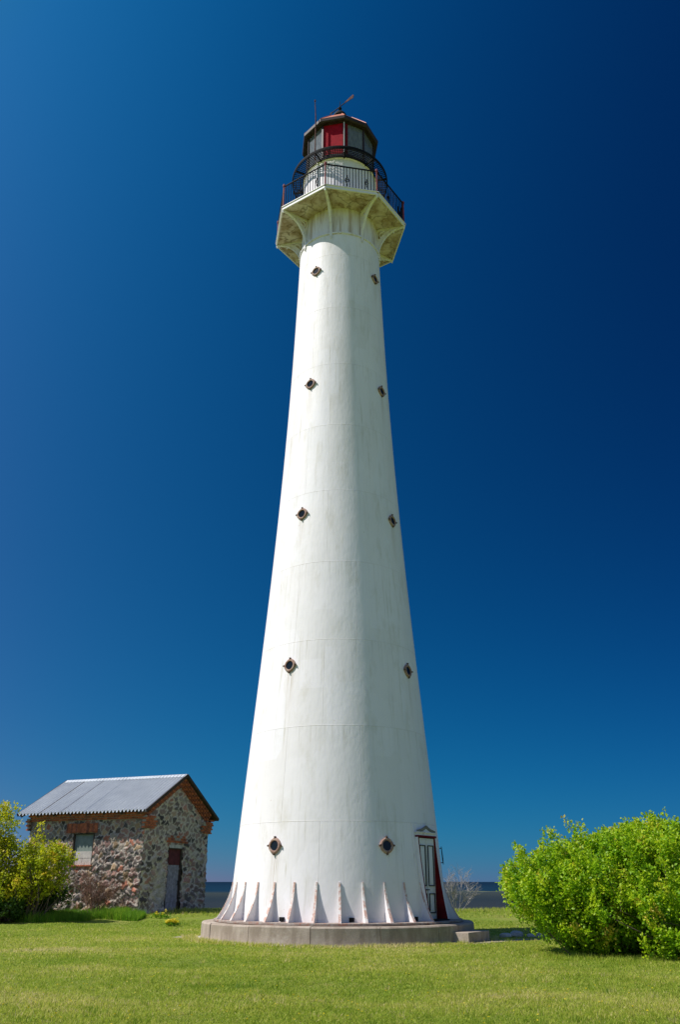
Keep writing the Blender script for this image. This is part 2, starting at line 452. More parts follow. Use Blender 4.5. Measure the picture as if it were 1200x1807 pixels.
def sea():
    mb = MB(); mb.add([(-12000, 31, -1.15), (12000, 31, -1.15), (12000, 24000, -1.15), (-12000, 24000, -1.15)], [(0, 1, 2, 3)])
    m = Mat('sea_water', 0.6, 0.03)
    sp = m.n.new('ShaderNodeSeparateXYZ'); m.l.new(m.tc.outputs['Object'], sp.inputs[0])
    band = m.noise(1.0, 5, m.vec((0.004, 0.03, 1)))
    far = m.math('ADD', m.math('MULTIPLY', sp.outputs['Y'], 0.001), m.math('MULTIPLY', band, 0.05))
    c = m.ramp(far, [(0.04, (0.035, 0.04, 0.045)), (0.15, (0.022, 0.032, 0.038)), (0.225, (0.04, 0.05, 0.045)), (0.27, (0.008, 0.03, 0.055)), (1.0, (0.006, 0.02, 0.04))])
    m.col(c)
    m.nrm(m.bump(m.noise(1.0, 5, m.vec((0.25, 1.1, 1))), 1.0, 0.35))
    tag(mb.build('sea', m.m), 'dark blue sea reaching the horizon behind the lighthouse', None, None, 'structure')
sea()

def land_spit():
    mb = MB(); N = 60; vs = []; fs = []
    for i in range(N + 1):
        x = 28 + i * 2.4; y = 226 + 3 * math.sin(x * 0.05)
        w = 5 * math.sin(math.pi * min(1, max(0.02, i / N))) ** 0.5 + 0.3
        hh = 0.45 * math.sin(math.pi * min(1, max(0.02, i / N))) ** 0.4 * (0.75 + 0.25 * math.sin(i * 1.7))
        vs += [(x, y - w, -1.2), (x, y - w * 0.5, -1.15 + hh), (x, y + w * 0.5, -1.15 + hh), (x, y + w, -1.2)]
    for i in range(N):
        for k in range(3): fs.append((i * 4 + k, i * 4 + 4 + k, i * 4 + 5 + k, i * 4 + 1 + k))
    mb.add(vs, fs)
    tag(mb.build('sandbar', simple('reed_bank', (0.07, 0.085, 0.055), 0.3, 0.2, 0.95)), 'low pale green reed bank far out in the water', None, None, 'structure')
land_spit()

# ------------------------------------------------------------------ lighthouse
LH = empty('lighthouse', (-0.055, 0, 0), (0, 0.0016, 0))
tag(LH, 'tall tapering white cast iron lighthouse with red and black lantern on stone base', 'lighthouse')

PZ = np.array([0.40, 1.56, 2.33, 3.95, 4.44, 6.18, 6.9, 8.78, 12.44, 14.67, 17.28, 19.81, 21.97, 23.95, 24.9])
PR = np.array([3.20, 3.09, 3.04, 2.925, 2.864, 2.70, 2.642, 2.474, 2.201, 2.053, 1.916, 1.805, 1.696, 1.648, 1.63])
_pf = np.polyfit(PZ, PR, 4)
def rad(z): return float(np.polyval(_pf, z))
def P(a, r, z): return Vector((r * math.sin(a), -r * math.cos(a), z))
DOOR_A = R(55.5); DOOR_HW = R(8.9); DOOR_TOP = 2.62

def tower_shell():
    angs = list(np.linspace(-math.pi, math.pi, 161)[:-1])
    angs = [t for t in angs if not (abs(t - (DOOR_A - DOOR_HW)) < R(1.2) or abs(t - (DOOR_A + DOOR_HW)) < R(1.2))]
    angs += [DOOR_A - DOOR_HW, DOOR_A + DOOR_HW]; angs.sort()
    zs = sorted(list(np.arange(0.5, 24.86, 0.4)) + [DOOR_TOP, 24.86])
    zs = [z for i, z in enumerate(zs) if not (z != DOOR_TOP and abs(z - DOOR_TOP) < 0.1)]
    nr = len(angs); V = []; UV = []
    for z in zs:
        for t in angs: V.append(P(t, rad(z), z))
    me = bpy.data.meshes.new('tower_wall'); F = []; fuv = []
    for j in range(len(zs) - 1):
        for i in range(nr):
            i2 = (i + 1) % nr
            tm = angs[i] + 0.001
            if zs[j] < DOOR_TOP - 0.01 and DOOR_A - DOOR_HW <= tm < DOOR_A + DOOR_HW: continue
            F.append((j * nr + i, j * nr + i2, (j + 1) * nr + i2, (j + 1) * nr + i))
            t1 = angs[i]; t2 = angs[i2] if i2 else math.pi
            # u in "plate widths": plates narrow with the tower, eight round each course
            k = 8 * 2.52 / (2 * math.pi)
            fuv += [(t1 * k, zs[j]), (t2 * k, zs[j]), (t2 * k, zs[j + 1]), (t1 * k, zs[j + 1])]
    me.from_pydata(V, [], F)
    uvl = me.uv_layers.new(name='UVMap')
    uvl.data.foreach_set('uv', np.array(fuv, np.float32).ravel())
    me.materials.append(M['tower'])
    me.polygons.foreach_set('use_smooth', [True] * len(F)); me.update()
    o = bpy.data.objects.new('tower_wall', me); scene.collection.objects.link(o); o.parent = LH
tower_shell()

# plinth of dressed stone blocks, joints open a little
def plinth():
    mb = MB(); n = 14; step = 2 * math.pi / n; a0 = R(-10.0)
    for k in range(n):
        t0 = a0 + k * step + 0.0022; t1 = a0 + (k + 1) * step - 0.0022; S = 5; pts = []
        ro = 3.955 + random.uniform(-0.012, 0.012); zt = 0.44 + random.uniform(-0.006, 0.006)
        prof = [(2.4, 0.05), (2.4, zt), (ro - 0.035, zt), (ro, zt - 0.035), (ro + 0.004, -0.15)]
        vs = []; fs = []
        for i in range(S + 1):
            t = t0 + (t1 - t0) * i / S
            c = 1.0 - 0.004 * math.cos(math.pi * (i / S - 0.5)) 
            for r_, z in prof: vs.append(P(t, r_ * c, z))
        m_ = len(prof)
        for i in range(S):
            for j in range(m_ - 1): fs.append((i * m_ + j, (i + 1) * m_ + j, (i + 1) * m_ + j + 1, i * m_ + j + 1))
        fs.append(tuple(range(m_))); fs.append(tuple(S * m_ + j for j in reversed(range(m_))))
        mb.add(vs, fs)
    mb.lathe([(3.9, -0.1), (3.9, 0.41)], 96)
    mb.build('stone_base', M['granite'], LH, smooth=True)
    fb = MB(); fb.lathe([(3.9, 0.018), (4.09, 0.016), (4.11, 0.0), (4.11, -0.2)], 96)
    fb.build('footing', M['footing'], LH)
plinth()

# cast base flange and ribs
def base():
    mb = MB(); mb.lathe([(2.9, 0.47), (3.0, 0.505), (3.60, 0.505), (3.62, 0.497), (3.62, 0.455), (3.58, 0.43)], 128)
    mb.build('base_flange', M['flange'], LH)
    for k in range(32):
        ang = 0.8 + 11.25 * k
        if 50 < ang % 360 < 72: continue
        t = R(ang); rd = Vector((math.sin(t), -math.cos(t), 0)); tg = Vector((math.cos(t), math.sin(t), 0))
        mb = MB(); N = 12; top = 1.46; bot = 0.506
        ins = []; outs = []
        for i in range(N + 1):
            u = i / N; z = bot + (top - bot) * u
            rs = rad(z) - 0.02
            ro = rad(z) + 0.34 * max(0.0, 1 - u) ** 1.8 + 0.012
            ins.append(rd * rs + Vector((0, 0, z))); outs.append(rd * ro + Vector((0, 0, z)))
        loop = ins + outs[::-1]; w = 0.019
        # web in quads
        vs = []; fs = []
        for i in range(N + 1):
            vs += [ins[i] - tg * w, ins[i] + tg * w, outs[i] + tg * w, outs[i] - tg * w]
        for i in range(N):
            b_ = i * 4
            fs += [(b_ + 1, b_ + 5, b_ + 6, b_ + 2), (b_, b_ + 3, b_ + 7, b_ + 4)]
        mb.add(vs, fs, 0)
        # outer flange, widening toward the foot
        vs = []; fs = []
        for i in range(N + 1):
            fw = 0.022 + 0.016 * (1 - i / N)
            o1 = outs[i]; o2 = outs[i] + rd * 0.018
            vs += [o1 - tg * fw, o1 + tg * fw, o2 + tg * fw, o2 - tg * fw]
        for i in range(N):
            b_ = i * 4
            for j in range(4):
                j2 = (j + 1) % 4
                fs.append((b_ + j, b_ + j2, b_ + 4 + j2, b_ + 4 + j))
        fs += [(0, 1, 2, 3), (N * 4 + 3, N * 4 + 2, N * 4 + 1, N * 4)]
        mb.add(vs, fs, 1)
        mb.add([outs[N] - tg * 0.022, outs[N] + tg * 0.022, ins[N] + tg * 0.022, ins[N] - tg * 0.022], [(0, 1, 2, 3)], 1)
        mb.build('rib', [M['white'], M['pink']], LH)
    for ang in [-61.05 - 0, -27.3, 6.4, 40.15, 73.9, 107.6, 141.4, 175.1, 208.9, 242.6, 276.4]:
        t = R(ang); mb = MB()
        rot = Matrix.Rotation(t, 3, 'Z')
        mb.box(P(t, rad(0.58) + 0.02, 0.572), (0.13, 0.09, 0.10), rot)
        mb.build('drain_box', M['black'], LH)
base()

# round windows
def window(ang, z, tilt_only=False):
    t = R(ang); r0 = rad(z)
    nrm = Vector((math.sin(t), -math.cos(t), (rad(z - .15) - rad(z + .15)) / .3)).normalized()
    tg = Vector((math.cos(t), math.sin(t), 0)); up = nrm.cross(tg) * -1
    if up.z < 0: up = -up
    C = P(t, r0, z)
    mb = MB(); N = 36
    prof = [(0.205, -0.03), (0.205, 0.030), (0.175, 0.055), (0.140, 0.055), (0.128, 0.035), (0.128, 0.012)]
    vs = []; fs = []; m_ = len(prof)
    for k in range(N):
        th = 2 * math.pi * k / N
        for rr, d in prof:
            ex = 1.0 + 0.025 * math.cos(4 * th) * (1 if rr > 0.17 else 0)
            vs.append(C + (tg * math.cos(th) + up * math.sin(th)) * rr * ex + nrm * d)
    for k in range(N):
        k2 = (k + 1) % N
        for i in range(m_ - 1): fs.append((k * m_ + i, k2 * m_ + i, k2 * m_ + i + 1, k * m_ + i + 1))
    mb.add(vs, fs)
    f = mb.build('window', M['frame'], LH, smooth=True)
    pb = MB(); pb.add([C + (tg * math.cos(2 * math.pi * k / N) + up * math.sin(2 * math.pi * k / N)) * 0.135 + nrm * 0.024 for k in range(N)], [tuple(range(N))])
    pb.build('pane', M['glass'], f)
    for k in range(4):
        th = k * math.pi / 2; d = tg * math.cos(th) + up * math.sin(th); lb = MB()
        e_ = tg * -math.sin(th) + up * math.cos(th)
        q = C + d * 0.222 + nrm * 0.01
        lb.prism([q - d * 0.040 - e_ * 0.032, q + d * 0.022 - e_ * 0.018, q + d * 0.022 + e_ * 0.018, q - d * 0.040 + e_ * 0.032], nrm * 0.04)
        lb.tube([q + nrm * 0.04, q + nrm * 0.062], 0.014, 6)
        lb.build('lug', M['rust'], f)
for z, al, ar in ((2.37, -34.8, 25.7), (7.46, -34.5, 55.6), (12.63, -33.8, 55.2), (17.87, -33.2, 55.0), (23.12, -32.4, 55.4)):
    window(al, z); window(ar, z)
window(-124.5, 2.37); window(-124.5, 7.46); window(145, 7.46); window(-124, 12.63)

# ------------------------------------------------------------------ doorway
def doorway():
    n = Vector((math.sin(DOOR_A), -math.cos(DOOR_A), 0)); t = Vector((math.cos(DOOR_A), math.sin(DOOR_A), 0))
    h = 0.47; zb, zt = 0.46, 2.60; pl = 3.02
    def Q(p, s, z): return n * p + t * s + Vector((0, 0, z))
    def pout(z):
        u = (z - zb) / (zt - zb); return rad(z) + 0.05 + 0.15 * max(0.0, 1 - u) ** 2.2
    # jambs: white outside, dark red reveal inside
    for sgn in (-1, 1):
        mb = MB(); N = 10; A = []; B = []
        for i in range(N + 1):
            z = zb + (zt + 0.02 - zb) * i / N
            A.append((z, pout(z)))
        vs = []; fs = []
        for z, po in A:
            vs += [Q(pl - 0.12, sgn * h, z), Q(po, sgn * h, z), Q(po, sgn * (h + 0.05), z), Q(rad(z) - 0.2, sgn * (h + 0.05), z)]
        for i in range(N):
            b_ = i * 4
            mb.add([vs[b_], vs[b_ + 1], vs[b_ + 5], vs[b_ + 4]], [(0, 1, 2, 3)], 1)
            mb.add([vs[b_ + 1], vs[b_ + 2], vs[b_ + 6], vs[b_ + 5]], [(0, 1, 2, 3)], 1 if sgn < 0 else 0)
            mb.add([vs[b_ + 2], vs[b_ + 3], vs[b_ + 7], vs[b_ + 6]], [(0, 1, 2, 3)], 0)
        mb.build('door_jamb', [M['white'], M['red']], LH, recalc=False)
    # threshold
    mb = MB(); mb.prism([Q(pl - 0.1, -h, zb), Q(pl - 0.1, h, zb), Q(pout(zb) + 0.03, h, zb), Q(pout(zb) + 0.03, -h, zb)], (0, 0, 0.08))
    mb.build('door_sill', M['black'], LH)
    # double leaf with dark moulded panels
    d = MB(); d.prism([Q(pl - 0.06, -h, zb + 0.06), Q(pl - 0.06, h, zb + 0.06), Q(pl, h, zb + 0.06), Q(pl, -h, zb + 0.06)], (0, 0, zt - zb - 0.06))
    door = d.build('door', M['door_white'], LH)
    for s0, s1, z0, z1 in ((-0.40, -0.06, 1.36, 2.42), (0.07, 0.40, 1.36, 2.42), (-0.40, -0.06, 0.68, 1.18), (0.07, 0.40, 0.68, 1.18)):
        pb = MB()
        for (a0, a1, b0, b1) in ((s0, s1, z0, z0 + .026), (s0, s1, z1 - .026, z1), (s0, s0 + .026, z0 + .026, z1 - .026), (s1 - .026, s1, z0 + .026, z1 - .026)):
            pb.prism([Q(pl + 0.002, a0, b0), Q(pl + 0.002, a1, b0), Q(pl + 0.002, a1, b1), Q(pl + 0.002, a0, b1)], n * 0.022, 0)
        pb.prism([Q(pl + 0.002, s0 + .07, z0 + .07), Q(pl + 0.002, s1 - .07, z0 + .07), Q(pl + 0.002, s1 - .07, z1 - .07), Q(pl + 0.002, s0 + .07, z1 - .07)], n * 0.012, 1)
        pb.build('panel', [M['trim_dark'], M['door_white']], door)
    mb = MB(); mb.prism([Q(pl + 0.001, -0.012, zb + .1), Q(pl + 0.001, 0.012, zb + .1), Q(pl + 0.001, 0.012, zt - .03), Q(pl + 0.001, -0.012, zt - .03)], n * 0.03)
    mb.build('astragal', M['door_white'], door)
    mb = MB(); mb.tube([Q(pl, -0.09, 1.27), Q(pl + 0.07, -0.09, 1.27), Q(pl + 0.07, 0.0, 1.27)], 0.013, 8)
    mb.build('handle', M['black'], door)
    # lintel and little pediment
    pb = MB(); f0 = rad(zt) - 0.15; f1 = pout(zt) + 0.015
    pb.prism([Q(f0, -h - .05, zt + .02), Q(f0, h + .05, zt + .02), Q(f1, h + .05, zt + .02), Q(f1, -h - .05, zt + .02)], (0, 0, 0.05), 1)
    pb.prism([Q(f0, -h - .03, zt + .071), Q(f0, h + .03, zt + .071), Q(f1 - .02, h + .03, zt + .071), Q(f1 - .02, -h - .03, zt + .071)], (0, 0, 0.07), 0)
    prof = [(-h - .07, .142), (-h - .05, .17), (-.25, .215), (-.12, .255), (0, .31), (.12, .255), (.25, .215), (h + .05, .17), (h + .07, .142)]
    pb.prism([Q(f1 - 0.045, s_, zt + z_) for s_, z_ in prof], n * -0.22, 0)
    # raised moulding following the pediment edge
    for (s0, z0), (s1, z1) in zip(prof[1:-1][:-1], prof[1:-1][1:]):
        pb.beam(Q(f1 - 0.035, s0, zt + z0), Q(f1 - 0.035, s1, zt + z1), 0.07, 0.03, 2, up=n)
    pb.beam(Q(f1 - .02, -h - .07, zt + .148), Q(f1 - .02, h + .07, zt + .148), 0.08, 0.024, 0)
    for s_ in (-.28, -.14, .14, .28): pb.tube([Q(f1 - .07, s_, zt + .185), Q(f1 - .03, s_, zt + .185)], 0.022, 10, 0)
    pb.build('pediment', [M['white_rusty'], M['red'], M['stain']], LH)
    # flat conduit strip left of the door and a standing rod right of it
    cb = MB(); ta = R(44.2); tb = R(47.0)
    for q0, q1 in ((R(43.3), R(43.9)), (R(46.3), R(46.8))):
        zz = np.linspace(1.55, 2.98, 6)
        for z0, z1 in zip(zz[:-1], zz[1:]):
            cb.beam(P((q0 + q1) / 2, rad(z0) + 0.006, z0), P((q0 + q1) / 2, rad(z1) + 0.006, z1), 0.035, 0.03, 0)
    cb.build('conduit', M['white_rusty'], LH)
    rb = MB(); q = R(92)
    rb.tube([P(q, rad(2.45) + 0.10, 2.45), P(q, rad(2.1) + 0.10, 2.1), P(q, rad(1.95) + 0.10, 1.95)], [0.012, 0.02, 0.012], 6)
    rb.tube([P(q, rad(2.4) - 0.02, 2.40), P(q, rad(2.4) + 0.11, 2.40)], 0.012, 6)
    rb.tube([P(q, rad(2.0) - 0.02, 2.0), P(q, rad(2.0) + 0.11, 2.0)], 0.012, 6)
    rb.build('hinge_rod', M['black'], LH)
doorway()

# ------------------------------------------------------------------ gallery
GZ = 26.21; GR = 2.745; GA = [R(-12.04 + 45 * k) for k in range(8)]
def gallery():
    mb = MB(); mb.lathe([(1.63, 24.80), (1.66, 24.84), (1.66, 24.91), (1.60, 24.93), (1.585, 25.0), (1.56, 26.24)], 96)
    mb.build('neck', M['neck'], LH, smooth=True)
    # ring band with bolt heads
    mb = MB(); mb.lathe([(1.60, 24.82), (1.665, 24.83), (1.665, 24.90), (1.60, 24.91)], 96)
    for k in range(24): mb.tube([P(R(15 * k + 3), 1.66, 24.865), P(R(15 * k + 3), 1.69, 24.865)], 0.022, 6)
    mb.build('ring_band', M['white_rusty'], LH)
    # floor: soffit plates (stained) and white edge beams
    mb = MB()
    for k in range(8):
        a0, a1 = GA[k], GA[(k + 1) % 8]
        q = [P(a0, 1.5, GZ), P(a1, 1.5, GZ), P(a1, GR - .02, GZ), P(a0, GR - .02, GZ)]
        mb.add(q, [(0, 1, 2, 3)], 0)
        mb.add([p + Vector((0, 0, .06)) for p in q], [(3, 2, 1, 0)], 0)
    mb.build('gallery_floor', M['soffit'], LH, recalc=False)
    for k in range(8):
        a0, a1 = GA[k], GA[(k + 1) % 8]; eb = MB()
        eb.beam(P(a0, GR, GZ + .02), P(a1, GR, GZ + .02), 0.05, 0.15, 0)
        eb.beam(P(a0, GR + .02, GZ + .09), P(a1, GR + .02, GZ + .09), 0.07, 0.03, 0)
        eb.build('edge_beam', M['white'], LH)
    # rim arcs on the soffit
    for k in range(8):
        t = GA[k]; rd = Vector((math.sin(t), -math.cos(t), 0)); tg = Vector((math.cos(t), math.sin(t), 0))
        def B(r, z): return rd * r + Vector((0, 0, z))
        br = MB(); w = 0.022
        N = 16; x0, z0 = 1.62, 24.86; x1, z1 = GR - 0.02, GZ - 0.06
        arc = []
        for i in range(N + 1):
            th = math.pi / 2 * i / N            # concave quarter curve, steep at the neck, flat at the tip
            arc.append((x1 - (x1 - x0) * math.cos(th) ** 0.9, z0 + (z1 - z0) * math.sin(th) ** 1.15))
        arc2 = []                                # inner line of the web
        for i, (x, z) in enumerate(arc):
            u = i / N; d = 0.04 + 0.13 * math.sin(math.pi * u)
            arc2.append((x - d * 0.75 if u < .96 else x - .02, min(GZ - .01, z + d * 0.75)))
        vs = []; fs = []
        for (x, z), (xx, zz) in zip(arc, arc2):
            xx = max(xx, 1.56)
            vs += [B(x, z) - tg * w, B(x, z) + tg * w, B(xx, zz) + tg * w, B(xx, zz) - tg * w]
        for i in range(N):
            b_ = i * 4
            for j in range(4): fs.append((b_ + j, b_ + (j + 1) % 4, b_ + 4 + (j + 1) % 4, b_ + 4 + j))
        br.add(vs, fs)
        # flange under the curve
        fw = 0.05; vs = []; fs = []
        for i, (x, z) in enumerate(arc):
            j0, j1 = max(0, i - 1), min(N, i + 1)
            dx, dz = arc[j1][0] - arc[j0][0], arc[j1][1] - arc[j0][1]; L = math.hypot(dx, dz)
            nx, nz = dz / L * 0.03, -dx / L * 0.03
            vs += [B(x, z) - tg * fw, B(x, z) + tg * fw, B(x + nx, z + nz) + tg * fw, B(x + nx, z + nz) - tg * fw]
        for i in range(N):
            b_ = i * 4
            for j in range(4): fs.append((b_ + j, b_ + (j + 1) % 4, b_ + 4 + (j + 1) % 4, b_ + 4 + j))
        fs += [(0, 1, 2, 3), (N * 4, N * 4 + 1, N * 4 + 2, N * 4 + 3)]
        br.add(vs, fs)
        br.beam(B(1.57, GZ - .04), B(GR - .03, GZ - .04), 0.06, 0.07)
        br.beam(B(1.60, 24.86), B(1.60, GZ), 0.06, 0.05, 0, up=rd)
        # openwork ring and curl in the corner
        cx, cz, cr = 1.86, GZ - .31, 0.17
        br.tube([B(cx + cr * math.cos(q), cz + cr * math.sin(q)) for q in np.linspace(0, 2 * math.pi, 19)], 0.026, 6, cap=False)
        br.tube([B(cx + .17 + .17 * u, cz + .12 + .10 * u - .10 * u * u) for u in np.linspace(0, 1.6, 6)], 0.024, 6)
        # web plate between ring and curve with a gap
        br.prism([B(1.60, cz - .20), B(1.70, cz - .17), B(1.78, cz - .24), B(1.70, cz - .52), B(1.60, cz - .55)], tg * 0.03)
        br.tube([B(GR - .03, GZ - .03), B(GR - .03, GZ - .16)], [0.05, 0.028], 8)
        br.box(B(1.645, 24.80), (0.09, 0.07, 0.20), Matrix.Rotation(t, 3, 'Z'))
        br.tube([B(1.67, 24.68), B(1.67, 24.60)], 0.03, 6)
        br.build('bracket', M['white_rusty'], LH)
gallery()

def gallery_rail():
    zb = GZ + 0.10; zt = GZ + 1.22
    for k in range(8):
        a0, a1 = GA[k], GA[(k + 1) % 8]; rr = GR - 0.03
        p, q = P(a0, rr, 0), P(a1, rr, 0)
        mb = MB(); z = Vector((0, 0, 1))
        mb.beam(p + z * (zb + .05), q + z * (zb + .05), 0.035, 0.05)
        mb.beam(p + z * zt, q + z * zt, 0.045, 0.04)
        nb = 17
        for i in range(1, nb):
            c = p.lerp(q, i / nb); mb.tube([c + z * (zb + .05), c + z * zt], 0.017, 5, cap=False)
        # cast diamonds in the middle and by the posts
        d = (q - p).normalized(); nn = d.cross(z)
        for f, s_ in ((0.42, 1.0), (0.80, 0.75)):
            c = p.lerp(q, f) + z * (zb + .42)
            pts = [c + z * .20 * s_, c + d * .09 * s_, c - z * .20 * s_, c - d * .09 * s_, c + z * .20 * s_]
            mb.tube(pts, 0.016, 5)
            mb.tube([c + (d * math.cos(g) * .05 + z * math.sin(g) * .07) * s_ for g in np.linspace(0, 2 * math.pi, 11)], 0.014, 5)
            mb.tube([c + z * .20 * s_, c + z * .28 * s_], 0.022, 5); mb.tube([c - z * .20 * s_, c - z * .28 * s_], 0.022, 5)
        mb.build('railing_panel', M['black'], LH)
        pb = MB(); pb.tube([P(a0, rr, zb - .06), P(a0, rr, zb + .02), P(a0, rr, zb + .03), P(a0, rr, zt - .02)], [0.06, 0.06, 0.036, 0.034], 10)
        pb.tube([P(a0, rr, zt - .04), P(a0, rr, zt + .02), P(a0, rr, zt + .08), P(a0, rr, zt + .13)], [0.045, 0.06, 0.055, 0.02], 10)
        pb.build('railing_post', M['red_post'], LH)
gallery_rail()

# ------------------------------------------------------------------ watch room drum, grating, lantern
def drum():
    mb = MB(); mb.lathe([(1.54, 26.2), (1.545, 28.92), (1.575, 28.93), (1.575, 29.0), (1.35, 29.01)], 96)
    for k in range(28):
        t = R(360 / 28 * k + 4); mb.beam(P(t, 1.548, 26.3), P(t, 1.548, 28.9), 0.05, 0.018, 0, up=P(t, 1, 0))
    mb.build('watch_room', M['drum'], LH, smooth=True)
drum()

def grating():
    mb = MB(); z = 29.0; r0, r1 = 1.585, 2.04
    for rr, w in ((r0, .03), (r1, .045)):
        mb.lathe([(rr - w / 2, z - .03), (rr + w / 2, z - .03), (rr + w / 2, z + .03), (rr - w / 2, z + .03)], 90, close=True)
    mb.lathe([(r1 - .01, z + .02), (r1 + .03, z + .02), (r1 + .03, z + .09), (r1 - .01, z + .09)], 90, close=True)
    for i in range(1, 6):
        rr = r0 + (r1 - r0) * i / 6
        mb.lathe([(rr - .011, z - .012), (rr + .011, z - .012), (rr + .011, z + .012), (rr - .011, z + .012)], 90, close=True)
    for k in range(120):
        t = R(3.0 * k); mb.beam(P(t, r0, z), P(t, r1, z), 0.018, 0.02)
    mb.build('grating', M['black'], LH)
    for k in range(10):
        t = R(-29.3 + 36 * k); b = MB()
        b.beam(P(t, r0 - .02, z - .05), P(t, r1, z - .05), 0.05, 0.06)
        b.build('grating_bracket', M['black'], LH)
grating()

LA = [R(-29.3 + 36 * k) for k in range(10)]
def lantern():
    z0, z1 = 29.02, 31.10
    root = empty('lantern_room', (0, 0, 0)); root.parent = LH
    s = MB(); s.lathe([(1.50, z0), (1.50, z0 + .30), (1.44, z0 + .31)], 10, a0=LA[0]); s.build('lantern_sill', M['brown'], root)
    for k in range(10):
        a0, a1 = LA[k], LA[(k + 1) % 10]
        g = MB(); rr = 1.475
        q = [P(a0, rr, z0 + .28), P(a1, rr, z0 + .28), P(a1, rr, z1), P(a0, rr, z1)]
        g.add(q, [(0, 1, 2, 3)])
        inner = (0 == k)
        if inner: g.build('red_shutter', M['bright_red'], root)
        else: g.build('pane', M['pane'], root)
        mlb = MB(); mlb.beam(P(a0, 1.485, z0 + .2), P(a0, 1.485, z1), 0.075, 0.06, 0, up=P(a0, 1, 0))
        if k == 1:      # white strip paints sunlight on the mullion beside the shutter, red strip on the facet behind it
            mlb.beam(P(a0, 1.535, z0 + .3), P(a0, 1.535, z1 - .05), 0.03, 0.03, 1, up=P(a0, 1, 0))
            f = 0.20; pA, pB = P(a0, 1.482, 0), P(a1, 1.482, 0); pC = pA.lerp(pB, f)
            mlb.add([pA + Vector((0, 0, z0 + .28)), pC + Vector((0, 0, z0 + .28)), pC + Vector((0, 0, z1)), pA + Vector((0, 0, z1))], [(0, 1, 2, 3)], 2)
        mlb.build('mullion', [M['brown'], M['white'], M['red']], root)
    # pale blinds and lens inside
    b = MB(); b.lathe([(1.30, z0 + .3), (1.30, z1 - .1)], 10, a0=LA[0]); b.build('blind', M['blind'], root)
    # floor
    # eaves fascia
    e_ = MB(); e_.lathe([(1.46, z1 - .03), (1.66, z1 - .02), (1.71, z1 + .03), (1.72, z1 + .17), (1.67, z1 + .20), (1.3, z1 + .18)], 10, a0=LA[0])
    e_.build('eaves', M['brown'], root)
    r_ = MB(); r_.lathe([(1.69, z1 + .17), (1.66, z1 + .25), (1.30, z1 + .69), (1.0, z1 + 1.06), (0.80, z1 + 1.31), (0.62, z1 + 1.45), (0.42, z1 + 1.54), (0.22, z1 + 1.60)], 10, a0=LA[0])
    for k in range(10):
        for (ra, za), (rb, zb) in zip([(1.68, .23), (1.30, .70), (.80, 1.32)], [(1.30, .70), (.80, 1.32), (.42, 1.55)]):
            r_.beam(P(LA[k], ra, z1 + za), P(LA[k], rb, z1 + zb), 0.04, 0.03)
    r_.build('roof', M['roof_red'], root)
    v = MB(); zz = z1 + 1.66
    v.lathe([(0.36, 32.56), (0.33, 32.70), (0.26, 32.78), (0.26, 33.02), (0.31, 33.08), (0.29, 33.20), (0.22, 33.32), (0.12, 33.42), (0.04, 33.50), (0.0, 33.52)], 24)
    v.build('vent_cowl', M['black'], root, smooth=True)
lantern()

def vane():
    zv = 33.9; root = empty('weather_vane', (0, 0, 0)); root.parent = LH
    b = MB(); b.tube([(0, 0, 33.2), (0, 0, 34.12)], [0.022, 0.012], 8)
    b.lathe([(0.0, 33.58), (0.06, 33.61), (0.085, 33.67), (0.06, 33.73), (0.0, 33.76)], 16)
    b.build('vane_rod', M['black'], root, smooth=True)
    p0 = Vector((-.36, .42, zv)); p1 = Vector((.60, -.46, zv)); d = (p1 - p0).normalized()
    a_ = MB(); a_.beam(p0, p1, 0.03, 0.03)
    tip = p0 - d * .16; s_ = Vector((0, 0, 1))
    a_.prism([tip, p0 + s_ * .07, p0 - s_ * .07], d.cross(s_) * 0.02)
    a_.build('arrow', M['black'], root)
    t_ = MB(); w = Vector((0, 0, 1))
    t_.prism([p1 - d * .50 + w * .03, p1 + w * .11, p1 + d * .05, p1 - w * .11, p1 - d * .50 - w * .03], d.cross(w) * 0.02)
    t_.build('tail', M['vane'], root)
    r = MB(); t = R(-35)
    r.tube([P(t, 1.80, 28.9), P(t, 1.80, 31.3), P(R(-36), 1.83, 32.35)], [0.028, 0.024, 0.016], 8)
    r.tube([P(R(-36), 1.83, 32.33), P(R(-36), 1.83, 32.41)], 0.035, 6)
    r.build('lightning_rod', M['vane'], LH)
    c = MB(); c.tube([P(R(-36), 1.60, 26.3), P(R(-36), 1.60, 28.95)], 0.03, 8); c.build('conduit', M['white_rusty'], LH)
vane()

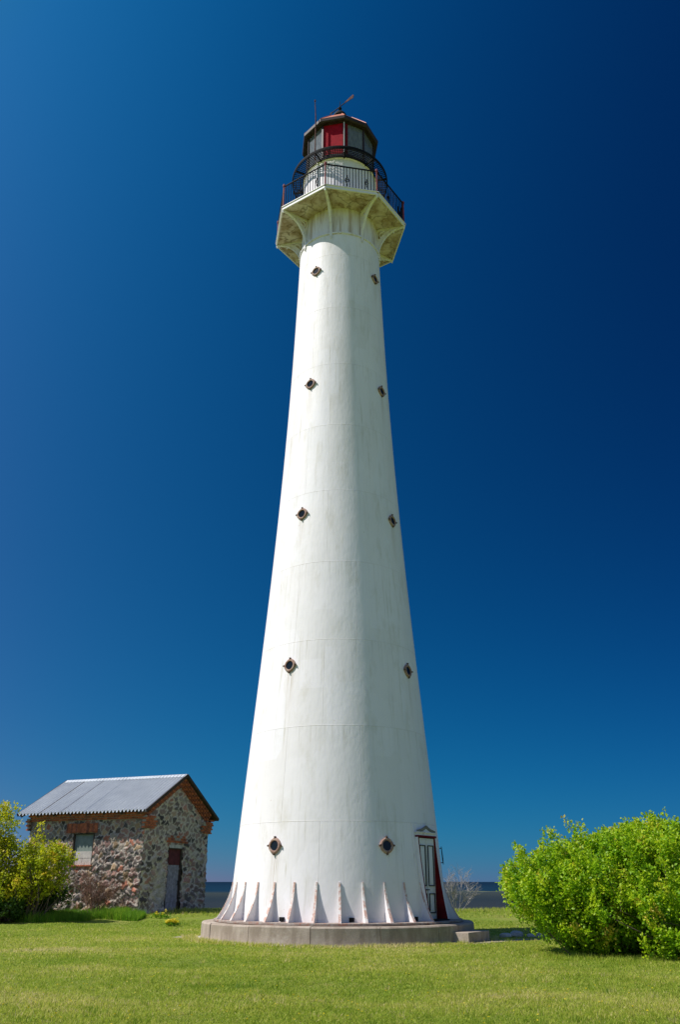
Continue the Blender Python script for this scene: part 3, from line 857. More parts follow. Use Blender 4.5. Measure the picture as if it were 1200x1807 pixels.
# ------------------------------------------------------------------ stone step by the door
def step():
    n = Vector((0.824, -0.566, 0)); t = Vector((0.566, 0.824, 0)); mb = MB()
    c = [n * 3.60 - t * .36, n * 4.33 - t * .36, n * 4.33 + t * .92, n * 3.60 + t * .92]
    N = 1
    mb.prism([p + Vector((0, 0, -.1)) for p in c], (0, 0, .355))
    o = mb.build('stone_step', M['granite'])
    bv = o.modifiers.new('b', 'BEVEL'); bv.width = 0.015; bv.segments = 2
    tag(o, 'low square stone step against the right side of the lighthouse base', 'step')
step()
def rocks():
    for i, (x, y, s, lab) in enumerate([(4.75, -0.30, .15, 'rounded grey stone nearest the step behind the lighthouse base'), (5.15, 0.05, .20, 'largest pale stone lying in the shadow right of the step'), (5.55, -0.1, .12, 'small flat stone in the middle of the row right of the step'), (5.95, 0.15, .17, 'pale stone at the right end of the row, beside the green bush')]):
        mb = MB(); N = 10; vs = []; fs = []
        r2 = random.Random(i)
        for j in range(1, 6):
            ph = math.pi * j / 6
            for k in range(N):
                th = 2 * math.pi * k / N; q = s * (1 + r2.uniform(-.14, .14))
                vs.append((q * 1.3 * math.sin(ph) * math.cos(th), q * math.sin(ph) * math.sin(th), q * .62 * math.cos(ph)))
        top = len(vs); vs += [(0, 0, s * .6), (0, 0, -s * .6)]
        for j in range(4):
            for k in range(N): fs.append((j * N + k, j * N + (k + 1) % N, (j + 1) * N + (k + 1) % N, (j + 1) * N + k))
        for k in range(N): fs += [(top, (k + 1) % N, k), (top + 1, 4 * N + k, 4 * N + (k + 1) % N)]
        mb.add(vs, fs)
        o = mb.build('stone', M['footing'], smooth=True)
        o.location = (x, y, float(gh(x, y)) + s * .25); o.rotation_euler = (0, 0, i * 1.3)
        tag(o, lab, 'stone', 'stones lying in the shadow right of the step')
rocks()

def gravel_patch(name, pts, mat, label):
    mb = MB(); vs = [(x, y, float(gh(x, y)) + 0.012) for x, y in pts]
    c = np.mean(vs, axis=0)
    mb.add(vs + [tuple(c)], [(i, (i + 1) % len(vs), len(vs)) for i in range(len(vs))])
    o = mb.build(name, mat); tag(o, label, None, None, 'structure')
gm = Mat('sandy_gravel', 0.95, 0.1)
nn_ = gm.noise(30, 5, None, 0.8)
gm.col(gm.ramp(nn_, [(0.35, (0.24, 0.20, 0.15)), (0.6, (0.44, 0.39, 0.31)), (0.75, (0.55, 0.50, 0.43))])); gm.nrm(gm.bump(nn_, 0.9, 0.02))
gravel_patch('path', [(3.2, -3.05), (3.9, -2.75), (4.6, -1.95), (5.6, -1.35), (6.6, -1.15), (6.7, -0.75), (5.6, -0.85), (4.6, -1.1), (4.2, -1.5), (3.75, -2.0)], gm.m, 'narrow pale gravel path leading right from the stone step')
gravel_patch('gravel', [(-4.05, -0.9), (-4.5, -0.75), (-4.85, -0.2), (-4.75, 0.5), (-4.35, 0.9), (-3.9, 0.6), (-3.85, -0.4)], gm.m, 'small patch of bare gravel at the left edge of the lighthouse base')

# ------------------------------------------------------------------ field stone house
HP = Vector((-6.714, 11.0, 0.0)); HROT = R(-21.866)
HS = empty('stone_house', HP, (0, 0, HROT))
tag(HS, 'small old field stone house with corrugated metal roof left of the lighthouse', 'house')

def voronoi_wall(W_, H_, shape_fn, seed, step=0.035, plaster=None):
    """grid wall in (u, v); returns verts (u, v, depth), colours, quads kept by shape_fn"""
    r = np.random.default_rng(seed)
    us = np.linspace(0, W_, int(round(W_ / step)) + 1); vs = np.linspace(0, H_, int(round(H_ / step)) + 1)
    U, Vv = np.meshgrid(us, vs)
    # jittered seeds; big boulders low, smaller high
    cs = 0.235; st_u = 1.0 if plaster is None else 1.55
    nx, ny = int(W_ / (cs * st_u)) + 3, int(H_ / (cs * 0.85)) + 3
    sx = (np.arange(nx)[None, :] - 1 + r.uniform(-.42, .42, (ny, nx)) + 0.5 * (np.arange(ny)[:, None] % 2)) * cs * st_u
    sy = (np.arange(ny)[:, None] - 1 + r.uniform(-.42, .42, (ny, nx))) * cs * 0.85
    S = np.stack([sx.ravel(), sy.ravel()], 1)
    keep = r.random(len(S)) > 0.16; S = S[keep]
    wx = U + 0.03 * np.sin(Vv * 17 + seed) + 0.02 * np.sin(Vv * 41); wy = Vv + 0.03 * np.sin(U * 19) + 0.02 * np.sin(U * 37 + 2)
    pu, pv = wx.ravel(), wy.ravel()
    F1 = np.full(len(pu), 9.0); F2 = np.full(len(pu), 9.0); ID = np.zeros(len(pu), int)
    for i, (a_, b_) in enumerate(S):
        d = np.hypot((pu - a_) / st_u, (pv - b_) * 1.12)
        better = d < F1
        F2 = np.where(better, F1, np.minimum(F2, d)); F1 = np.where(better, d, F1); ID = np.where(better, i, ID)
    edge = F2 - F1
    lo = np.clip((2.9 - pv) / 1.6, 0, 1)      # lower half is rougher rubble with lost mortar
    pal = np.array([(0.20, 0.17, 0.16), (0.26, 0.22, 0.20), (0.12, 0.11, 0.11), (0.31, 0.21, 0.18), (0.40, 0.24, 0.20), (0.34, 0.30, 0.25),
                    (0.085, 0.08, 0.085), (0.23, 0.17, 0.15), (0.42, 0.30, 0.19), (0.30, 0.19, 0.17), (0.44, 0.18, 0.12), (0.17, 0.14, 0.13)])
    if plaster is not None: pal = (pal * .6 + pal.mean(1, keepdims=True) * .5) * np.array([1.08, .98, .94])
    sc = pal[r.integers(0, len(pal), len(S))] * r.uniform(.65, 1.15, (len(S), 1)) * (np.array([.95, .95, .92]) if plaster is None else 1.0)
    col = sc[ID]
    mort = np.clip(((0.050 + (0.014 if plaster is not None else 0) + 0.018 * np.sin(pu * 2.1 + seed) * np.sin(pv * 3.0)) - edge) / 0.025, 0, 1)[:, None]
    mcol = np.array([0.54, 0.49, 0.42])[None, :] * (0.85 + 0.25 * r.random((len(pu), 1))) * (0.92 if plaster is None else 1.08)
    col = col * (1 - mort * .9) + mcol * mort * .9
    if plaster is not None:
        pl_ = plaster(pu, pv, r)[:, None]; col = col * (1 - pl_) + mcol * pl_
    col = col * (0.84 + 0.32 * r.random((len(pu), 1)))
    tilt = r.uniform(-1, 1, (len(S), 2))
    dome = np.clip(edge / 0.12, 0, 1) ** 0.5
    dep = dome * (0.035 + 0.030 * lo) + (tilt[ID, 0] * (pu - S[ID, 0]) + tilt[ID, 1] * (pv - S[ID, 1])) * (0.10 + 0.28 * lo)
    dep += (r.random(len(S))[ID] - .5) * (0.03 + 0.06 * lo) + r.normal(0, 0.003 + 0.006 * lo)
    dep = np.maximum(dep, 0.0) + 0.002
    # straight at the border so that corners meet
    bw = np.minimum(np.minimum(pu, W_ - pu), 9) / 0.06
    dep *= np.clip(bw, 0, 1)
    nxg = len(us); q = []
    cu = (us[:-1] + us[1:]) / 2; cv = (vs[:-1] + vs[1:]) / 2
    for j in range(len(vs) - 1):
        for i in range(nxg - 1):
            if shape_fn(cu[i], cv[j]): q += [j * nxg + i, j * nxg + i + 1, (j + 1) * nxg + i + 1, (j + 1) * nxg + i]
    return pu * 0 + U.ravel(), Vv.ravel(), dep, col, q

m = Mat('field_stone', 0.9, 0.2)
vc = m.attr('Col'); n1 = m.noise(28, 6, None, 0.8)
m.col(m.mix(1.0, vc, m.ramp(n1, [(0.3, (0.72, 0.72, 0.72)), (0.7, (1.25, 1.22, 1.18))]), 'MULTIPLY'))
m.nrm(m.bump(n1, 0.7, 0.02)); M['fieldstone'] = m.m

def brick_mat():
    m = Mat('old_red_brick', 0.9, 0.15)
    mp = m.vec((1, 1, 1), 'UV')
    br = m.n.new('ShaderNodeTexBrick'); br.inputs['Scale'].default_value = 1.0
    br.inputs['Brick Width'].default_value = 0.26; br.inputs['Row Height'].default_value = 0.08
    br.inputs['Mortar Size'].default_value = 0.010
    br.inputs['Color1'].default_value = (0.34, 0.10, 0.05, 1); br.inputs['Color2'].default_value = (0.22, 0.07, 0.045, 1); br.inputs['Mortar'].default_value = (0.22, 0.17, 0.13, 1)
    m.l.new(mp, br.inputs['Vector'])
    c = m.mix(m.ramp(m.noise(5, 5), [(0.45, 0.0), (0.7, 0.55)]), br.outputs['Color'], (0.30, 0.21, 0.16))
    m.col(c); m.nrm(m.bump(br.outputs['Fac'], 0.7, -0.01)); return m.m
M['brick'] = simple('red_brick', (0.42, 0.13, 0.06), 0.4, 9, 0.9, bump=0.5)
M['brick_dark'] = simple('dark_red_brick', (0.26, 0.09, 0.055), 0.4, 9, 0.9, bump=0.5)
M['mortar'] = simple('old_mortar', (0.34, 0.31, 0.27), 0.25, 9, 0.95, bump=0.6)
M['limewash'] = simple('lime_plaster', (0.50, 0.48, 0.43), 0.3, 5, 0.95, bump=0.6)
M['board_green'] = simple('grey_green_board', (0.20, 0.24, 0.21), 0.2, 5, 0.8)
M['board_pale'] = simple('bleached_board', (0.50, 0.47, 0.42), 0.2, 6, 0.8)
M['plank'] = simple('weathered_grey_plank', (0.30, 0.28, 0.31), 0.35, 7, 0.9, bump=0.5)
M['maroon'] = simple('maroon_board', (0.11, 0.022, 0.022), 0.4, 5, 0.7)
M['timber'] = simple('old_dark_timber', (0.06, 0.045, 0.035), 0.4, 8, 0.9)
m = Mat('corrugated_metal', 0.45, 0.5, 0.35)
n = m.noise(1.3, 5); n2 = m.noise(20, 4)
c = m.ramp(n, [(0.3, (0.60, 0.63, 0.64)), (0.7, (0.72, 0.75, 0.75))])
m.col(m.mix(m.ramp(n2, [(0.5, 0.0), (0.75, 0.15)]), c, (0.30, 0.31, 0.32))); m.nrm(m.bump(n2, 0.2, 0.004)); M['roof_metal'] = m.m

def house():
    X0, X1, Y0, Y1 = -6.15, -0.35, -2.40, 2.66
    gz = 0.15; ze = 4.30; slope = 0.5673; ridge_u = 5.68
    def top(y): return ridge_u - 0.10 - abs(y) * slope
    door = (-0.56, 0.56, 0.44, 2.80)        # y0 y1 z0 z1 in the gable
    win = (-3.83, -2.76, 2.06, 3.32)        # x0 x1 z0 z1 in the long wall
    def wall(name, W_, H_, fn, pos, nrm, dirv, seed, step, plaster=None):
        U, V, D, C_, q = voronoi_wall(W_, H_, fn, seed, step, plaster)
        pos = np.array(pos); nrm = np.array(nrm); dirv = np.array(dirv)
        P3 = pos[None] + U[:, None] * dirv[None] + V[:, None] * np.array([0, 0, 1.0])[None] + D[:, None] * nrm[None]
        o = raw_mesh(name, P3, q, np.arange(len(q) // 4) * 4, np.full(len(q) // 4, 4), M['fieldstone'], {'Col': C_}, smooth=False)
        o.parent = HS; return o
    wall('wall', X1 - X0, ze - gz, lambda u, v: not (win[0] < X0 + u < win[1] and win[2] < gz + v < win[3]), (X0, Y0, gz), (0, -1, 0), (1, 0, 0), 3, 0.03)
    wall('wall', Y1 - Y0, 5.6 - gz, lambda u, v: (gz + v < top(Y0 + u)) and not (door[0] < Y0 + u < door[1] and gz + v < door[3]), (X1, Y0, gz), (1, 0, 0), (0, 1, 0), 11, 0.03, lambda u, v, r: np.clip(1.25 - np.hypot((u - 1.35) / .55, (v - .85) / 1.35) + .35 * np.sin(u * 11 + v * 5) * np.sin(v * 9), 0, .8))
    wall('wall', X1 - X0, ze - gz, lambda u, v: True, (X1, Y1, gz), (0, 1, 0), (-1, 0, 0), 21, 0.08)
    wall('wall', Y1 - Y0, 5.6 - gz, lambda u, v: gz + v < top(Y1 - u), (X0, Y1, gz), (-1, 0, 0), (0, -1, 0), 31, 0.08)
    # roof: corrugated sheets with real waves, two slopes
    RX0, RX1, S_, ez, rz = -6.5, 0.0, 2.912, 4.102, 5.754
    for sg in (-1, 1):
        pitch = 0.178; nw = int((RX1 - RX0) / pitch * 8); vs = []; fs = []
        rows = [0.0, 0.5, 1.0]
        for i in range(nw + 1):
            x = RX0 + (RX1 - RX0) * i / nw; w = 0.052 * math.cos(2 * math.pi * (x - RX0) / pitch)
            lap = 0.012 if (int((x - RX0) / 1.72) % 2) else 0.0
            for t in rows: vs.append((x, sg * S_ * (1 - t), ez + (rz - ez) * t + w + lap))
            for t in rows: vs.append((x, sg * S_ * (1 - t), ez + (rz - ez) * t + w + lap - 0.008))
        for i in range(nw):
            b_ = i * 6
            for k in range(2):
                fs.append((b_ + k, b_ + 6 + k, b_ + 7 + k, b_ + 1 + k)); fs.append((b_ + 3 + k, b_ + 4 + k, b_ + 10 + k, b_ + 9 + k))
            fs.append((b_, b_ + 3, b_ + 9, b_ + 6))
        mb = MB(); mb.add(vs, fs)
        # overlap seams seen as dark lines
        for xs in (-5.35, -4.25):
            mb.beam((xs, sg * S_, ez + .026), (xs, 0.06 * sg, rz + .026 - .034), 0.02, 0.012, 1)
        rf = mb.build('roof_sheet', [M['roof_metal'], M['timber']], HS, smooth=True)
    rb = MB(); rb.prism([(RX0 - .02, -.20, rz - .075), (RX0 - .02, 0, rz + .045), (RX0 - .02, .20, rz - .075), (RX0 - .02, .19, rz - .10), (RX0 - .02, 0, rz + .01), (RX0 - .02, -.19, rz - .10)], (RX1 - RX0 + .04, 0, 0))
    rb.build('ridge_cap', M['roof_metal'], HS)
    for sg in (-1, 1):
        ub = MB()
        for xa, xb in ((X1 - .02, RX1 - .01), (RX0 + .01, X0 + .02)): ub.prism([(xa, sg * (S_ - .02), ez - .055), (xb, sg * (S_ - .02), ez - .055), (xb, 0, rz - .055), (xa, 0, rz - .055)], (0, 0, -.02))
        ub.build('roof_boarding', M['timber'], HS)
        vb = MB(); vb.beam((RX1 + .012, sg * (S_ + .02), ez - .03), (RX1 + .012, 0, rz - .01), 0.03, 0.12, 0)
        vb2 = MB(); vb2.beam((RX0 - .012, sg * (S_ + .02), ez - .03), (RX0 - .012, 0, rz - .01), 0.03, 0.12, 0)
        vb2.build('verge_board', M['timber'], HS)
        vb.build('verge_board', M['timber'], HS)
        rr = MB()
        for x in np.arange(RX0 + .15, RX1, .85): rr.beam((x, sg * (S_ - .05), ez - .075), (x, 0, rz - .105), 0.07, 0.10)
        rr.build('rafter', M['timber'], HS)
    # brick cornice under the eaves: two courses of individual bricks
    for sg, yw in ((-1, Y0), (1, Y1)):
        cb = MB()
        for c_, (z, out) in enumerate(((3.86, 0.10), (3.945, 0.16), (4.03, 0.22))):
            x = X0 - .02 + (c_ % 2) * .13
            while x < X1:
                L = 0.235
                cb.box((x + L / 2, yw + sg * (out / 2 - .03), z), (L, out + .06, 0.068), None, random.choice((0, 0, 1)))
                x += 0.25
            cb.box(((X0 + X1) / 2, yw + sg * (out / 2 - .055), z - .04), (X1 - X0, out + .02, 0.015), None, 2)
        cb.build('cornice', [M['brick'], M['brick_dark'], M['mortar']], HS)
    # raking brickwork and kneelers on the gable
    for xs, sx in ((X1, 1), (X0, -1)):
        kb = MB()
        for sg, yc in ((-1, Y0 + .02), (1, Y1 - .02)):
            for c_ in range(6):
                z = 3.50 + c_ * .082; out = .05 + .02 * c_
                for j in range(4 if c_ < 4 else 3):
                    y = yc - sg * (j * .20 + .10 * (c_ % 2) - .12)
                    kb.box((xs + sx * (out / 2), y, z), (out + .06, .185, .068), None, random.choice((0, 0, 1)))
                kb.box((xs + sx * (out / 2 - .02), yc - sg * .22, z), (out + .02, .78, .078), None, 2)
            nst = 17
            for j in range(nst):
                u = (j + .5) / nst
                for row, (dz, out) in enumerate(((-.17, .27), (-.26, .21), (-.35, .15), (-.44, .09))):
                    y = sg * (S_ - .50) * (1 - u); zc = ez + (rz - ez) * (1 - abs(y) / S_) + dz
                    kb.box((xs + sx * out / 2, y, zc), (out, .115, .075), Matrix.Rotation(-sg * math.atan(slope) * -1, 3, 'X') if False else Matrix.Rotation(-sg * math.atan(slope), 3, 'X'), (j + row) % 2)
                    if row == 0: kb.box((xs + sx * .06, y, zc + .0), (.12, .16, .10), Matrix.Rotation(-sg * math.atan(slope), 3, 'X'), 0)
        kb.build('gable_brickwork', [M['brick'], M['brick_dark'], M['mortar']], HS)
    # window: flat brick arch, grey-green board over pale boards
    w = MB(); dep = .13
    for (a0, a1, b0, b1) in ((win[0], win[0] + .05, win[2], win[3]), (win[1] - .05, win[1], win[2], win[3])):
        w.box(((a0 + a1) / 2, Y0 + .06, (b0 + b1) / 2), (a1 - a0, .16, b1 - b0), None, 0)
    w.box(((win[0] + win[1]) / 2, Y0 + .062, win[3] - .02), (win[1] - win[0], .17, .05), None, 0)
    w.box(((win[0] + win[1]) / 2, Y0 + .02, win[2] + .015), (win[1] - win[0] + .06, .22, .05), None, 1)
    wo_ = w.build('window', [M['timber'], M['brick']], HS)
    b = MB(); b.box(((win[0] + win[1]) / 2, Y0 + .09, (2.62 + win[3]) / 2), (win[1] - win[0] - .1, .03, win[3] - 2.62)); b.build('shutter_board', M['board_green'], wo_)
    b = MB(); z = win[2] + .04
    for hh in (.26, .27):
        b.box(((win[0] + win[1]) / 2, Y0 + .075, z + hh / 2 - .005), (win[1] - win[0] - .1, .03, hh - .012)); z += hh
    b.build('lower_board', M['board_pale'], wo_)
    ab = MB(); x = -4.18
    while x < -2.68:
        ab.box((x + .035, Y0 - .035, 3.52), (.066, .10, .36 + .02 * math.sin(x * 9)), None, random.choice((0, 0, 1))); x += .078
    ab.box((-3.43, Y0 - .012, 3.52), (1.5, .09, .34), None, 2)
    ab.build('brick_arch', [M['brick'], M['brick_dark'], M['mortar']], HS)
    # door in the gable
    d = MB(); yc = (door[0] + door[1]) / 2
    for y in (door[0] + .04, door[1] - .04): d.box((X1 - .05, y, (door[2] + door[3]) / 2 - .1), (.12, .07, door[3] - door[2] + .2), None, 0)
    d.box((X1 - .03, yc, door[3] - .03), (.17, door[1] - door[0], .07), None, 0)
    do = d.build('door', M['timber'], HS)
    pb = MB(); x = door[0] + .08; k = 0
    while x < door[1] - .1:
        pb.box((X1 - .075 + .006 * (k % 2), x + .075, 1.24), (.03, .145, 1.78)); x += .155; k += 1
    pb.box((X1 - .045, yc, 1.98), (.03, .94, .08)); pb.box((X1 - .045, yc, .75), (.03, .94, .10))
    pb.build('planks', M['plank'], do)
    tb = MB(); tb.box((X1 - .06, yc, 2.44), (.03, door[1] - door[0] - .16, .64)); tb.build('top_board', M['maroon'], do)
    hb = MB(); hb.tube([(X1 - .03, .32, 1.35), (X1 + .03, .32, 1.35), (X1 + .03, .32, 1.50), (X1 - .03, .32, 1.50)], .012, 6); hb.build('handle', M['black'], do)
    lb = MB(); lb.box((X1 + .01, yc - .05, 2.84), (.10, 1.0, .12), None, 0)
    lb.box((X1 + .02, yc - .32, 2.94), (.08, .22, .09), None, 0); lb.build('lintel', M['limewash'], HS)
    cb = MB()
    for r_ in range(3):
        y = -.78 + (r_ % 2) * .1
        while y < .72 - r_ * .1:
            cb.box((X1 + .03, y + .12, 3.03 + r_ * .10), (.07, .225, .085), None, random.choice((0, 1, 2))); y += .24
    cb.build('relieving_arch', [M['brick'], M['brick_dark'], M['mortar']], HS)
house()

# ------------------------------------------------------------------ vegetation
def leaf_cloud(centres, dirs, size, var, fold=0.35):
    """each leaf: two triangles folded along the midrib. returns V, loops, starts, totals, attr"""
    n = len(centres)
    d = dirs / (np.linalg.norm(dirs, axis=1, keepdims=True) + 1e-9)
    up = rng.normal(size=(n, 3)) * .75 + np.array([-.35, -.25, 1.0]); s = np.cross(d, up); s /= (np.linalg.norm(s, axis=1, keepdims=True) + 1e-9)
    nn = np.cross(s, d)
    L = size[:, None]; W_ = L * 0.36
    p0 = centres; p1 = centres + d * L
    a_ = centres + d * L * .48 + s * W_ + nn * L * fold * .4
    b_ = centres + d * L * .48 - s * W_ + nn * L * fold * .4
    V = np.stack([p0, a_, p1, b_], 1).reshape(-1, 3)
    idx = np.arange(n)[:, None] * 4 + np.array([0, 1, 2, 0, 2, 3])[None]
    return V, idx.ravel(), np.arange(2 * n) * 3, np.full(2 * n, 3), np.repeat(var, 4)

def bush(name, blobs, base, nshoot, leaves, leaf_size, mat, bark, label, cat, spike=0.25, droop=0.0, reach=0.72, seed=5, zmin=0.1, vbase=0.45, clump=0.10, gaps=()):
    global rng
    rng = np.random.default_rng(seed)
    root = empty(name, base); tag(root, label, cat); base = np.array(base)
    wgt = np.array([b[1][0] * b[1][2] for b in blobs]); wgt = wgt / wgt.sum()
    C_, D_, S_, Vv = [], [], [], []; stems = MB()
    for i in range(nshoot):
        bi = rng.choice(len(blobs), p=wgt); c, rr = np.array(blobs[bi][0]), np.array(blobs[bi][1])
        d = rng.normal(size=3); d /= np.linalg.norm(d)
        k = rng.uniform(reach, 1.0) if rng.random() < .78 else rng.uniform(.35, reach)
        if rng.random() < .12 and d[2] > -.1: k = 1.0 + rng.uniform(0, spike)
        tip = c + d * rr * k
        if name == 'green_bush' and tip[0] < 3.36: continue
        if tip[2] < zmin: tip[2] = zmin + rng.uniform(0, .15)
        if any(np.linalg.norm((tip - np.array(g_[:3])) / np.array([1, 1, .8])) < g_[3] for g_ in gaps): continue
        L = rng.uniform(.35, .75) * min(1.0, rr.min())
        out = (tip - (c * [1, 1, 0] + np.array([0, 0, .2]))); out /= np.linalg.norm(out)
        out = out * .75 + np.array([0, 0, .55]) + rng.normal(size=3) * .22; out /= np.linalg.norm(out)
        st = tip - out * L
        nl = int(leaves * rng.uniform(.6, 1.3))
        t = rng.random(nl) ** .75
        P3 = st[None] + out[None] * (L * t)[:, None] + rng.normal(size=(nl, 3)) * (clump * (1.05 - .55 * t))[:, None]
        dd = out[None] * .8 + rng.normal(size=(nl, 3)) * .8; dd[:, 2] -= droop
        C_.append(P3); D_.append(dd); S_.append(leaf_size * rng.uniform(.6, 1.25, nl))
        sv = vbase + rng.normal() * .13
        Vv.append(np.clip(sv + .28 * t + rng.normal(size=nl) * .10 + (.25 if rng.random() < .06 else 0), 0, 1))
        if i % 5 == 0:
            b0 = np.array([c[0] * .75 + (tip[0] - c[0]) * .15 + base[0] * .25, c[1] + (tip[1] - c[1]) * .2, base[2]])
            mid = (b0 + st) / 2 + rng.normal(size=3) * .12; mid[2] += .1
            stems.tube([b0 - base, mid - base, st - base, tip - base], [.022, .016, .010, .004], 4, cap=False)
    C_ = np.concatenate(C_); D_ = np.concatenate(D_); S_ = np.concatenate(S_); Vv = np.concatenate(Vv)
    ok = C_[:, 2] > gh(C_[:, 0], C_[:, 1]) + .03
    C_, D_, S_, Vv = C_[ok] - base, D_[ok], S_[ok], Vv[ok]
    V, lo, st, to, at = leaf_cloud(C_, D_, S_, Vv)
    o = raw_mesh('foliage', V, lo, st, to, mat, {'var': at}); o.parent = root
    s_ = stems.build('stem', bark, root, recalc=False)
    return root

bush('green_bush', [((6.92, -6.3, 1.42), (2.3, 1.9, 1.35)), ((4.97, -6.1, 1.45), (1.35, 1.3, .88)), ((5.82, -6.2, 1.75), (1.2, 1.2, .85)), ((8.62, -6.4, 1.35), (1.9, 1.9, 1.3)), ((8.12, -7.7, .85), (2.3, 1.35, .95)), ((5.62, -6.6, .9), (1.2, 1.1, .8)), ((7.32, -6.2, 2.2), (1.2, 1.1, .62))],
     (6.9, -6.3, 0.0), 2500, 88, .073, M['leaf'], M['bark'], 'big bright green leafy bush filling the right edge of the lawn', 'bush', .36, 0.1, .76, 5, .10, .36, .085, [(8.3, -8.1, 1.35, .42), (7.0, -8.2, .75, .38), (8.9, -8.7, .8, .45), (6.1, -7.6, .9, .28), (7.6, -8.6, .45, .35), (5.2, -7.1, .6, .25)])
bush('yellow_bush', [((-12.3, 6.3, 2.2), (1.5, 1.2, 1.1)), ((-11.0, 6.1, 2.3), (1.0, .9, .75)), ((-12.6, 6.0, 3.3), (.5, .5, .95)), ((-10.6, 6.0, 1.6), (.7, .7, .45)), ((-13.6, 6.2, 2.4), (1.0, 1.0, 1.1)), ((-13.2, 6.0, 1.2), (.8, .8, .5)), ((-11.7, 5.8, 1.25), (1.3, .8, .42)), ((-10.2, 6.0, 2.35), (.55, .5, .35))],
     (-12.0, 6.2, 0.2), 520, 54, .095, M['leaf_yellow'], M['bark'], 'yellow green shrub growing in front of the stone house', 'bush', .5, 0.1, .6, 9, .5, .45, .13)
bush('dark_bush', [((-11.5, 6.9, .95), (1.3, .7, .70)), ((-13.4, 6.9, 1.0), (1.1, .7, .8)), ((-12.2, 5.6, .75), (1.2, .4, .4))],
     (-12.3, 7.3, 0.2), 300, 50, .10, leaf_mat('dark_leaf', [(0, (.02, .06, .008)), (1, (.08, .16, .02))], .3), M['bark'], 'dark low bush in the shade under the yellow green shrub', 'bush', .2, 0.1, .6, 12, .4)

def twig_bush(name, base, height, spread, nstem, mat, label, cat, seed, depth=3, r0=.02, lean=(0, 0)):
    r = random.Random(seed); root = empty(name, base); tag(root, label, cat)
    mb = MB()
    def grow(p, d, L, rad_, lev):
        pts = [p]; q = p.copy(); dd = d.copy(); n = 4
        for i in range(n):
            dd = (dd + Vector((r.uniform(-.22, .22), r.uniform(-.22, .22), r.uniform(-.12, .16)))).normalized()
            q = q + dd * L / n; pts.append(q.copy())
        mb.tube(pts, [rad_ * (1 - .7 * i / n) for i in range(n + 1)], 4, cap=False)
        if lev > 0:
            for k in range(r.randint(4, 6)):
                u = r.uniform(.25, 1); i = min(n, int(u * n)); b_ = pts[i]
                nd = (dd + Vector((r.uniform(-1, 1), r.uniform(-1, 1), r.uniform(-.35, .7))) * .95).normalized()
                grow(b_, nd, L * r.uniform(.4, .65), rad_ * .6, lev - 1)
    for i in range(nstem):
        d = Vector((r.uniform(-1, 1) * spread + lean[0], r.uniform(-1, 1) * spread, 1)).normalized()
        grow(Vector((r.uniform(-.15, .15), r.uniform(-.15, .15), 0)), d, height * r.uniform(.55, .85), r0, depth)
    mb.build('branch', mat, root, recalc=False)
twig_bush('bare_shrub', (4.95, 11.5, float(gh(4.95, 11.5))), 1.75, .75, 6, M['bark_grey'], 'leafless pale grey shrub right behind the lighthouse base', 'shrub', 4, 3, .013, (.12, 0))
twig_bush('dead_bramble', (-9.5, 8.1, float(gh(-9.5, 8.1))), 2.0, .75, 13, M['bark_red'], 'tangle of brown dead branches against the stone house wall', 'bramble', 8, 3, .014)
twig_bush('dead_bramble', (-8.4, 8.3, float(gh(-8.4, 8.3))), 0.9, .9, 6, M['bark_red'], 'low knot of dead twigs by the near corner of the stone house', 'bramble', 14, 2, .012)

# ------------------------------------------------------------------ grass
def inside_house(x, y):
    c, s = math.cos(-HROT), math.sin(-HROT); dx, dy = x - HP.x, y - HP.y
    lx, ly = dx * c - dy * s, dx * s + dy * c
    return (lx > -6.15) & (lx < -.35) & (ly > -2.4) & (ly < 2.66)

def blades(name, x, y, h, w, var, mat, label, lean=.8, curve=True):
    n = len(x); z = gh(x, y) - .005
    th = rng.uniform(0, 2 * math.pi, n); dx, dy = np.cos(th), np.sin(th)
    ln = rng.normal(0, lean, n) * h; ph = rng.uniform(0, 2 * math.pi, n)
    lx, ly = np.cos(ph) * ln, np.sin(ph) * ln
    b0 = np.stack([x - dx * w / 2, y - dy * w / 2, z], 1); b1 = np.stack([x + dx * w / 2, y + dy * w / 2, z], 1)
    t_ = np.stack([x + lx, y + ly, z + h], 1)
    V = np.stack([b0, b1, t_], 1).reshape(-1, 3)
    idx = np.arange(3 * n)
    o = raw_mesh(name, V, idx, np.arange(n) * 3, np.full(n, 3), mat, {'var': np.repeat(np.clip(var, 0, 1), 3)})
    tag(o, label, 'grass', None, 'stuff'); return o

def fbm(x, y, s):
    r = np.random.default_rng(s); v = 0
    for k in range(5):
        f = 0.25 * 1.9 ** k; a_ = r.uniform(0, 6.28, 4)
        v = v + (np.sin(x * f * np.cos(a_[0]) + y * f * np.sin(a_[0]) + a_[1]) * np.sin(x * f * np.cos(a_[2] ) - y * f * np.sin(a_[2]) + a_[3])) / 1.35 ** k
    return v / 2.2

